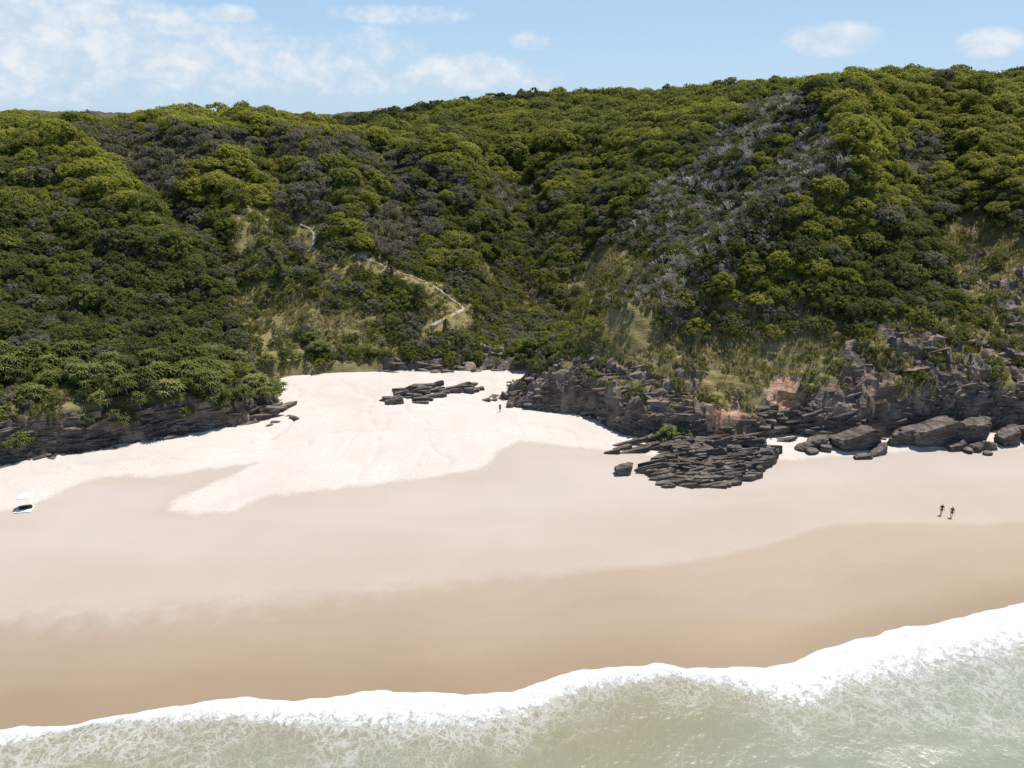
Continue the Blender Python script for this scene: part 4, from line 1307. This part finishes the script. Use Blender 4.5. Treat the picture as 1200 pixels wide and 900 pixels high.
def boulder_mesh(seed, boxy=True, layers=0):
    """angular boulder: a ball trimmed by joint planes, then roughened along its bedding"""
    rng = random.Random(seed)
    bm = bmesh.new()
    bmesh.ops.create_icosphere(bm, subdivisions=4, radius=1.0)
    planes = []
    if boxy:
        for ax in ((1, 0, 0), (-1, 0, 0), (0, 1, 0), (0, -1, 0), (0, 0, 1), (0, 0, -1)):
            v = Vector(ax) + Vector((rng.uniform(-.22, .22), rng.uniform(-.22, .22), rng.uniform(-.12, .12)))
            planes.append((v.normalized(), rng.uniform(.52, .62)))
    for k in range(7):
        v = Vector((rng.gauss(0, 1), rng.gauss(0, 1), rng.gauss(0, .8))).normalized()
        planes.append((v, rng.uniform(.70, .86)))
    for v in bm.verts:
        for nrm, d in planes:
            e = v.co.dot(nrm) - d
            if e > 0:
                v.co -= nrm * e
    from mathutils import noise as mn
    for v in bm.verts:
        z = v.co.z * 5 + seed + v.co.x * .8 + .5 * mn.noise(v.co * 2.0 + Vector((seed, 0, 0)))
        step = z - math.floor(z)
        g = -.12 if step < .28 else .0
        h = .11 * mn.noise(v.co * 3.1 + Vector((0, seed, 0))) + .06 * mn.noise(v.co * 8.0)
        v.co += Vector((v.co.x, v.co.y, 0)) * (g + h) + Vector((0, 0, h * .6))
    me = bpy.data.meshes.new('boulder')
    bm.to_mesh(me)
    bm.free()
    return with_mat(me, M_ROCK)


SLABS = [slab_mesh(900 + k) for k in range(9)]
BLOCKS = []
for k in range(6):
    BLOCKS.append(boulder_mesh(950 + k, k % 2 == 0))
rk_ = random.Random(3)


def add_slab(parent, p, size, yaw, dip=0.0, roll=0.0, tint=0.1, block=False, name='rock_slab'):
    o = bpy.data.objects.new(name, rk_.choice(BLOCKS if block else SLABS))
    C.objects.link(o)
    o.parent = parent
    o.location = Vector(p) - parent.location
    o.rotation_euler = (roll, dip, yaw)
    s = .62 if block else 1.0
    o.scale = (size[0] * s, size[1] * s, size[2] * s)
    o['tint'] = tint
    return o


def dressing(parent, poly, n, seed, yaw, dip, L, W, H, tints, limit=290, zmax=99, zmin=-9, blocky=0.0, rough=.12):
    """broken slabs over a rock face: the largest ones single parts, the rest one part"""
    rng = np.random.default_rng(seed)
    p = np.array(poly, float)
    cand = rng.uniform(p.min(0), p.max(0), (n * 4, 2))
    cand = cand[inside(poly, cand[:, 0], cand[:, 1])][:n]
    X, Y, Z, ok = hit(cand[:, 0], cand[:, 1])
    keep = ok & cover(X, Y, Z)['rock'] & (Z < zmax) & (Z > zmin) & (foot_d(X, Y) > -1.5)
    X, Y, Z = X[keep], Y[keep], Z[keep]
    n = len(X)
    l = rng.uniform(*L, n) * rng.choice([.45, .7, 1, 1.9], n)
    order = np.argsort(-l)
    rest = []
    for c, i in enumerate(order):
        t = tints(X[i], Y[i], Z[i], rng)
        if t < 0:
            continue
        w_, h_ = rng.uniform(*W) * (.6 + .4 * l[i] / L[1]), rng.uniform(*H) * rng.choice([.6, 1, 1, 1.6])
        loc = (X[i], Y[i] + w_ * .2, Z[i] + h_ * rng.uniform(-.45, .25))
        ya, di, ro = yaw + rng.normal() * .22, dip + rng.normal() * rough, rng.normal() * rough
        if c < limit:
            add_slab(parent, loc, (l[i], w_, h_), ya, di, ro, t, rng.random() < blocky)
        else:
            rest.append((loc, (l[i], w_, h_), (ro, di, ya), int(rng.integers(len(SLABS)))))
    if rest:
        V, F, base = [], [], 0
        for loc, s, e, v in rest:
            M = Matrix.Translation(Vector(loc) - parent.location) @ Euler(e).to_matrix().to_4x4() @ Matrix.Diagonal((*s, 1))
            me = SLABS[v]
            V += [tuple(M @ x.co) for x in me.vertices]
            F += [tuple(base + j for j in q.vertices) for q in me.polygons]
            base += len(me.vertices)
        me = bpy.data.meshes.new('rubble')
        me.from_pydata(V, [], F)
        link('rubble', me, M_ROCK, parent, kind='stuff', tint=.25)


def tint_plain(lo, hi):
    def f(x, y, z, rng):
        px, py = project(x, y, z)
        for pl in ORANGE:
            if inside(pl, np.array([px]), np.array([py]))[0]:
                return -1.0
        return min(.6, float(rng.uniform(lo, hi) + (.25 if rng.random() < .12 else 0) + .03 * min(12, max(0, z - 5))))
    return f


def ground_pt(px, py):
    x, y = beach_at(px, py)
    return float(x), float(y), float(beach_z(x, y))


x, y, z = ground_pt(170, 515)
ledge = thing('rock_ledge', 'long low ledge of dark layered rock along the sand below the pandanus', 'rock ledge', (x, y, z))
dressing(ledge, [(-60, 552), (-60, 500), (0, 492), (100, 484), (200, 474), (325, 464), (345, 488), (200, 515), (0, 550)], 430, 1, R(24), R(-3), (.8, 4.4), (.6, 1.6), (.15, .7), tint_plain(0, .26))
x, y, z = ground_pt(690, 490)
nose = thing('rock_cliff', 'dark undercut cliff at the cove end of the headland', 'cliff', (x, y, z))
dressing(nose, [(566, 470), (625, 432), (660, 424), (745, 424), (790, 440), (800, 480), (800, 520), (745, 522), (690, 492), (600, 482)], 420, 2, R(-14), R(-12), (.7, 3.2), (.6, 1.6), (.2, .8), tint_plain(.15, .55), blocky=.25, rough=.2)
x, y, z = ground_pt(870, 518)
mid_ = thing('rock_cliff', 'layered cliff with an orange earth patch behind the stepped rock point', 'cliff', (x, y, z))
dressing(mid_, [(790, 470), (830, 468), (850, 480), (900, 440), (950, 430), (960, 470), (955, 518), (790, 522)], 330, 3, R(-6), R(-6), (.7, 3.8), (.6, 1.6), (.15, .6), tint_plain(0, .3))
x, y, z = ground_pt(1090, 512)
east = thing('rock_cliff', 'tall broken grey cliff rising behind the fallen slab boulders', 'cliff', (x, y, z))
dressing(east, [(950, 430), (1000, 398), (1060, 385), (1150, 400), (1200, 415), (1260, 420), (1260, 512), (955, 520)], 600, 4, R(-2), R(-9), (.6, 3.4), (.6, 1.7), (.2, .9), tint_plain(.02, .42), blocky=.3, rough=.2)
x, y, z = ground_pt(520, 437)
back = thing('rock_ledge', 'low broken rock face at the back of the sandy cove below the track', 'rock ledge', (x, y, z))
dressing(back, [(440, 438), (465, 420), (520, 415), (560, 412), (600, 404), (628, 437)], 90, 5, R(3), R(4), (1.2, 3.2), (.8, 1.6), (.35, .8), tint_plain(.1, .5), blocky=.2)
x, y, z = ground_pt(1160, 330)
Xs, Ys, Zs, ok_ = hit([1165], [350])
scree = thing('rock_scree', 'scattered rocks on the ochre bare slope high on the headland', 'scree', (float(Xs[0]), float(Ys[0]), float(Zs[0])))
dressing(scree, [(1120, 285), (1165, 265), (1230, 300), (1230, 400), (1160, 385)], 110, 6, R(10), R(6), (.8, 2.2), (.6, 1.4), (.4, .9), tint_plain(.2, .6), blocky=.5, rough=.3)


def sand_rocks(parent, poly, n, seed, yaw, dip, L, W, hfun, tint=(0, .25), sunk=.5):
    """slabs standing out of the sand, each bedded in it"""
    rng = np.random.default_rng(seed)
    P = np.array(on_beach(poly))
    c = rng.uniform(P.min(0), P.max(0), (n * 8, 2))
    c = c[inside(P, c[:, 0], c[:, 1])][:n]
    for x, y in c:
        z0 = float(beach_z(x, y))
        h = hfun(x, y, rng)
        l = rng.uniform(*L)
        add_slab(parent, (x, y, z0 + h * .5 - sunk * .5), (l, rng.uniform(*W), h + sunk), yaw + rng.normal() * .16, dip + rng.normal() * .06, rng.normal() * .07, float(rng.uniform(*tint)))


x, y, z = ground_pt(510, 462)
oc = thing('rock_outcrop', 'flat dark rock outcrop lying alone in the middle of the white sand cove', 'rock outcrop', (x, y, z))
sand_rocks(oc, [(452, 469), (478, 456), (500, 453), (565, 450), (572, 455), (540, 463), (515, 468), (490, 473), (458, 473)], 46, 11, R(9), R(-6), (2.0, 5.0), (.7, 1.4), lambda x, y, r: r.uniform(.25, 1.15))
x, y, z = ground_pt(830, 560)
pt = thing('rock_outcrop', 'stepped point of grey bedded rock reaching out onto the damp sand', 'rock outcrop', (x, y, z))
yb = float(beach_at(830, 570)[1])


def h_pt(x, y, r):
    c = float(np.clip((y - yb) / 12.0, 0, 1))
    return .22 + 2.5 * c * r.uniform(.45, 1.0) + .25 * r.random()


sand_rocks(pt, [(757, 553), (772, 540), (795, 530), (830, 526), (903, 528), (903, 540), (890, 555), (862, 566), (835, 572), (780, 571), (772, 562)], 270, 12, R(-4), R(-9), (.8, 5.2), (.4, 1.1), h_pt, (0, .3), .6)
x, y, z = ground_pt(760, 525)
fan = thing('rock_outcrop', 'long tilted fingers of brown rock running into the sand beside the stepped point', 'rock outcrop', (x, y, z))
for px, py, l, hh in ((735, 522, 6.5, .9), (752, 527, 7.5, .8), (770, 527, 7.0, 1.3), (745, 530, 5.5, .6), (790, 530, 6.5, 1.6), (728, 527, 4.0, .5), (718, 531, 3.0, .35), (780, 522, 6, 2.0), (810, 524, 6, 2.0), (762, 518, 6, 1.7), (800, 534, 5, 1.0)):
    gx_, gy_, gz_ = ground_pt(px, py)
    add_slab(fan, (gx_, gy_, gz_ + hh * .35), (l, .9, .8), R(6), R(-13), 0, .22)

BOULD = [  # pixel of the middle of its base, width, depth, height, yaw, dip, label, mesh
    (731, 556, 3.0, 1.6, 1.5, 10, -4, 'lone layered grey boulder on the sand apart from the stepped rock point', 2),
    (1004, 528, 7.6, 3.2, 3.6, 8, -14, 'large tilted flat-topped slab boulder lying against the tall cliff', 0),
    (957, 526, 3.0, 2.0, 1.8, 12, -18, 'grey angular boulder leaning on the large tilted slab', 1),
    (945, 528, 2.4, 1.6, 1.2, 22, -10, 'low pale boulder at the thin end of the large tilted slab', 3),
    (968, 530, 2.0, 1.4, 1.2, -12, 0, 'small blocky boulder in front of the large tilted slab', 4),
    (952, 532, 1.6, 1.2, .8, 30, 5, 'very small grey rock at the foot of the leaning boulder', 5),
    (1030, 533, 3.8, 1.5, 1.1, 26, -18, 'narrow slab fallen off the end of the large tilted slab', 2),
    (1012, 538, 3.2, 1.2, .7, 8, -6, 'thin flat rock on the sand below the large tilted slab', 4),
    (1062, 521, 4.6, 2.2, 2.6, 10, -20, 'brown-grey boulder at the cliff foot between two large slabs', 1),
    (1095, 523, 9.2, 3.6, 4.4, 6, -12, 'huge smooth grey slab leaning on the cliff, dark rust stain below', 0),
    (1142, 520, 5.0, 3.0, 4.4, -4, 0, 'upright dark block beside the huge smooth slab', 2),
    (1122, 528, 3.4, 1.8, 1.3, 14, -10, 'flat grey boulder on the sand under the huge smooth slab', 4),
    (1146, 528, 1.9, 1.4, 1.1, 40, 6, 'rounded dark boulder in the rubble under the upright block', 3),
    (1135, 530, 1.3, 1.0, .7, 80, 0, 'small rock between the flat boulder and the rounded dark boulder', 5),
    (1158, 527, 2.2, 1.4, 1.3, 10, 12, 'angular boulder at the end of the rubble row', 1),
    (1158, 533, 1.1, .8, .5, 10, 0, 'smallest loose stone in front of the rubble row', 5),
    (1182, 522, 4.2, 2.4, 2.8, 16, -14, 'dark tilted boulder past the rubble row at the cliff foot', 2),
    (1215, 519, 5.0, 3.0, 3.2, 0, -8, 'big dark boulder past the end of the rubble row', 0),
    (345, 492, 1.5, .9, .5, -20, 8, 'single small dark stone on the sand off the end of the long ledge', 3),
    (322, 497, 1.8, .8, .45, 14, 0, 'flat dark stone lying on the sand along the long ledge', 4),
    (316, 500, 1.0, .6, .3, 34, 0, 'tiny dark stone beside the flat stone along the long ledge', 5),
    (598, 478, 1.0, .8, .9, 0, 0, 'small whitish stone at the tip of the undercut cliff', 3),
]
for px, py, wd, dp, ht, yaw, dip, lab, mi in BOULD:
    gx_, gy_, gz_ = ground_pt(px, py)
    o = link('boulder', BLOCKS[mi], None, None, tint=(.62 if 'whitish' in lab else .06 + .1 * rk_.random()), label=lab, category='boulder')
    o.location = (gx_, gy_ + dp * .3, gz_ + ht * .36)
    o.rotation_euler = (0, R(dip), R(yaw))
    o.scale = (wd * .82, dp * .82, ht * .82)

# ------------------------------------------------------------------ people
M_SKIN = mat_plain('skin', (0.26, 0.15, 0.10), (0.32, 0.19, 0.13), 8.0, .6)
M_DARKCLOTH = mat_plain('dark cloth', (0.02, 0.02, 0.025), (0.04, 0.038, 0.042), 20.0, .9)
M_NAVY = mat_plain('navy cloth', (0.03, 0.035, 0.06), (0.05, 0.055, 0.085), 20.0, .9)
M_BROWN = mat_plain('brown cloth', (0.07, 0.045, 0.035), (0.11, 0.075, 0.055), 20.0, .9)
M_HAIR = mat_plain('dark hair', (0.012, 0.009, 0.007), (0.03, 0.02, 0.015), 30.0, .6)
M_WHITE = mat_plain('white fabric', (0.78, 0.78, 0.78), (0.85, 0.85, 0.84), 6.0, .9)
M_METAL = mat_plain('pale metal', (0.5, 0.5, 0.5), (0.6, 0.6, 0.6), 6.0, .4)
M_BAG = mat_plain('black canvas', (0.012, 0.012, 0.014), (0.03, 0.03, 0.034), 10.0, .9)


def skinned(name, verts, edges, root, mat, parent, sub=2):
    me = bpy.data.meshes.new(name)
    me.from_pydata([v[:3] for v in verts], edges, [])
    o = bpy.data.objects.new('tmp', me)
    C.objects.link(o)
    o.modifiers.new('skin', 'SKIN')
    for i, v in enumerate(verts):
        sv = me.skin_vertices[0].data[i]
        sv.radius = (v[3], v[4] if len(v) > 4 else v[3])
        sv.use_root = i == root
    ss = o.modifiers.new('sub', 'SUBSURF')
    ss.levels = ss.render_levels = sub
    dg = bpy.context.evaluated_depsgraph_get()
    res = bpy.data.meshes.new_from_object(o.evaluated_get(dg))
    bpy.data.objects.remove(o)
    res.polygons.foreach_set('use_smooth', np.ones(len(res.polygons), bool))
    return link(name, with_mat(res, mat), None, parent)


def person(loc, rotz, label, stride, top, bottom, long_hair=False, arm=.25):
    t = thing('person', label, 'person', loc, rotz)
    t.scale = (.95, .95, .95)
    V, E = [], []

    def v(x, y, z, r, r2=None):
        V.append((x, y, z, r, r2 or r))
        return len(V) - 1

    def e(*c):
        for a, b in zip(c, c[1:]):
            E.append((a, b))
    pel = v(0, 0, .94, .15, .11)
    wa = v(0, .01, 1.10, .135, .095)
    ch = v(0, .02, 1.30, .16, .11)
    nk = v(0, .02, 1.46, .055)
    hd0 = v(0, .035, 1.56, .075, .085)
    hd = v(0, .035, 1.64, .085, .10)
    hd1 = v(0, .03, 1.70, .055, .07)
    e(pel, wa, ch, nk, hd0, hd, hd1)
    for s in (-1, 1):
        st = stride * s
        hip = v(.095 * s, 0, .88, .095)
        kn = v(.10 * s, st * .5 + .04, .50, .06)
        an = v(.10 * s, st - .02, .09, .038)
        toe = v(.11 * s, st + .15, .035, .035, .03)
        e(pel, hip, kn, an, toe)
        shd = v(.19 * s, .01, 1.40, .055)
        el_ = v(.27 * s, -st * arm - .02, 1.13, .04)
        wr = v(.29 * s, -st * arm * 1.8 + .10, .90, .026)
        pm = v(.29 * s, -st * arm * 1.9 + .13, .83, .03, .018)
        e(ch, shd, el_, wr, pm)
        bx0, by0 = V[pm][0], V[pm][1]
        for f_, (dy, ln) in enumerate(((-.03, .065), (-.01, .08), (.01, .075), (.03, .06))):
            a = v(bx0, by0 + dy, .80 - ln * .5, .009)
            b = v(bx0 - .012 * s, by0 + dy + .01, .80 - ln, .008)
            e(pm, a, b)
        a = v(bx0 - .03 * s, by0 + .04, .82, .009)
        b = v(bx0 - .035 * s, by0 + .055, .79, .008)
        e(wr, a, b)
    skinned('body', V, E, pel, M_SKIN, t, 1)
    # clothing follows the same skeleton, slightly larger
    G = .022
    S = [(0, 0, .94, .15 + G, .12 + G), (0, 0, 1.04, .14 + G, .105 + G)]
    SE = [(0, 1)]
    for s in (-1, 1):
        b = len(S)
        S += [(.095 * s, 0, .86, .10 + G), (.10 * s, stride * s * .30 + .02, .62, .075 + G)]
        SE += [(0, b), (b, b + 1)]
    skinned('shorts', S, SE, 0, bottom, t, 1)
    S = [(0, .01, 1.05, .14 + G, .105 + G), (0, .015, 1.2, .15 + G, .11 + G), (0, .02, 1.36, .16 + G, .11 + G), (0, .02, 1.45, .07)]
    SE = [(0, 1), (1, 2), (2, 3)]
    for s in (-1, 1):
        b = len(S)
        S += [(.19 * s, .01, 1.40, .06 + G), (.24 * s, -stride * s * arm * .6, 1.24, .045 + G)]
        SE += [(2, b), (b, b + 1)]
    skinned('shirt', S, SE, 0, top, t, 1)
    H = [(0, -.005, 1.70, .075, .09), (0, -.03, 1.64, .085, .09), (0, -.055, 1.56, .06, .05)]
    if long_hair:
        H.append((0, -.08, 1.42, .06, .03))
    skinned('hair', H, [(i, i + 1) for i in range(len(H) - 1)], 0, M_HAIR, t, 1)
    return t


a_ = ground_pt(1102.5, 603)
person(a_, R(165), 'person in black walking on damp sand, legs apart, beside another walker', .20, M_DARKCLOTH, M_DARKCLOTH, True)
b_ = ground_pt(1114.5, 606)
person(b_, R(150), 'person in brown top walking on damp sand, arm out, beside another walker', .26, M_BROWN, M_NAVY, False, .55)
c_ = ground_pt(586, 483)
person(c_, R(20), 'person in dark clothes standing on white sand by the cliff tip', .05, M_DARKCLOTH, M_NAVY)

# ------------------------------------------------------------------ beach parasol and what lies under it
ux, uy, uz = ground_pt(33, 594)
um = thing('beach_parasol', 'round white beach parasol standing on the sand', 'parasol', (ux, uy, uz))


def lathe(profile, n):
    V, F = [], []
    for r, z in profile:
        for k in range(n):
            a = 2 * math.pi * k / n
            V.append((r * math.cos(a), r * math.sin(a), z))
    for i in range(len(profile) - 1):
        for k in range(n):
            F.append((i * n + k, i * n + (k + 1) % n, (i + 1) * n + (k + 1) % n, (i + 1) * n + k))
    me = bpy.data.meshes.new('turned')
    me.from_pydata(V, [], F)
    return me


link('pole', with_mat(lathe([(.02, -.4), (.02, 2.15)], 8), M_METAL), None, um)
cn = link('canopy', with_mat(lathe([(.01, 2.18), (.35, 2.12), (.75, 1.97), (1.08, 1.76), (1.08, 1.66), (1.06, 1.66), (1.05, 1.75), (.73, 1.94), (.34, 2.09), (.01, 2.15)], 8), M_WHITE), None, um)
link('finial', with_mat(lathe([(.0, 2.28), (.03, 2.25), (.03, 2.16), (.0, 2.15)], 8), M_WHITE), None, um)
for k in range(8):
    a = 2 * math.pi * k / 8
    link('rib', with_mat(tubes_mesh('rib', [((0, 0, 2.14), .008, (1.04 * math.cos(a), 1.04 * math.sin(a), 1.74), .006)], 4), M_METAL), None, cn)
tw = bpy.data.meshes.new('towel')
bm = bmesh.new()
bmesh.ops.create_grid(bm, x_segments=24, y_segments=16, size=1.0)
for v in bm.verts:
    v.co = Vector((v.co.x * 1.1, v.co.y * .95, .03 + .03 * math.sin(v.co.x * 5 + 1) * math.sin(v.co.y * 6)))
bmesh.ops.solidify(bm, geom=bm.faces[:], thickness=.02)
bm.to_mesh(tw)
bm.free()
o = link('beach_blanket', with_mat(tw, M_WHITE), label='white blanket spread on the sand under the white parasol', category='blanket')
o.location, o.rotation_euler = (ux - .05, uy - .75, uz + .02), (0, 0, R(12))


def bag(loc, s, rot, label):
    t = thing('beach_bag', label, 'bag', loc, rot)
    bm = bmesh.new()
    bmesh.ops.create_cube(bm, size=1.0)
    bmesh.ops.subdivide_edges(bm, edges=bm.edges[:], cuts=4, use_grid_fill=True)
    for v in bm.verts:
        f = 1 - .35 * max(0, v.co.z + .1)
        v.co = Vector((v.co.x * s[0] * f, v.co.y * s[1] * f, (v.co.z + .5) * s[2] + .06 * math.sin(v.co.x * 6) * (v.co.z > .3)))
    me = bpy.data.meshes.new('bag body')
    bm.to_mesh(me)
    bm.free()
    link('body', with_mat(me, M_BAG), None, t)
    for sy in (-1, 1):
        sg = []
        pp = [Vector((math.cos(a) * s[0] * .22, sy * s[1] * .3, s[2] * .9 + math.sin(a) * .16)) for a in np.linspace(0, math.pi, 7)]
        for a, b in zip(pp, pp[1:]):
            sg.append((a, .018, b, .018))
        link('strap', with_mat(tubes_mesh('strap', sg, 5), M_BAG), None, t)


bag((ux + .32, uy - .45, uz + .06), (1.0, .55, .38), R(12), 'large black bag on the blanket under the parasol')
bag((ux - .48, uy - .72, uz + .06), (.75, .5, .3), R(20), 'smaller black bag on the seaward side of the large black bag')
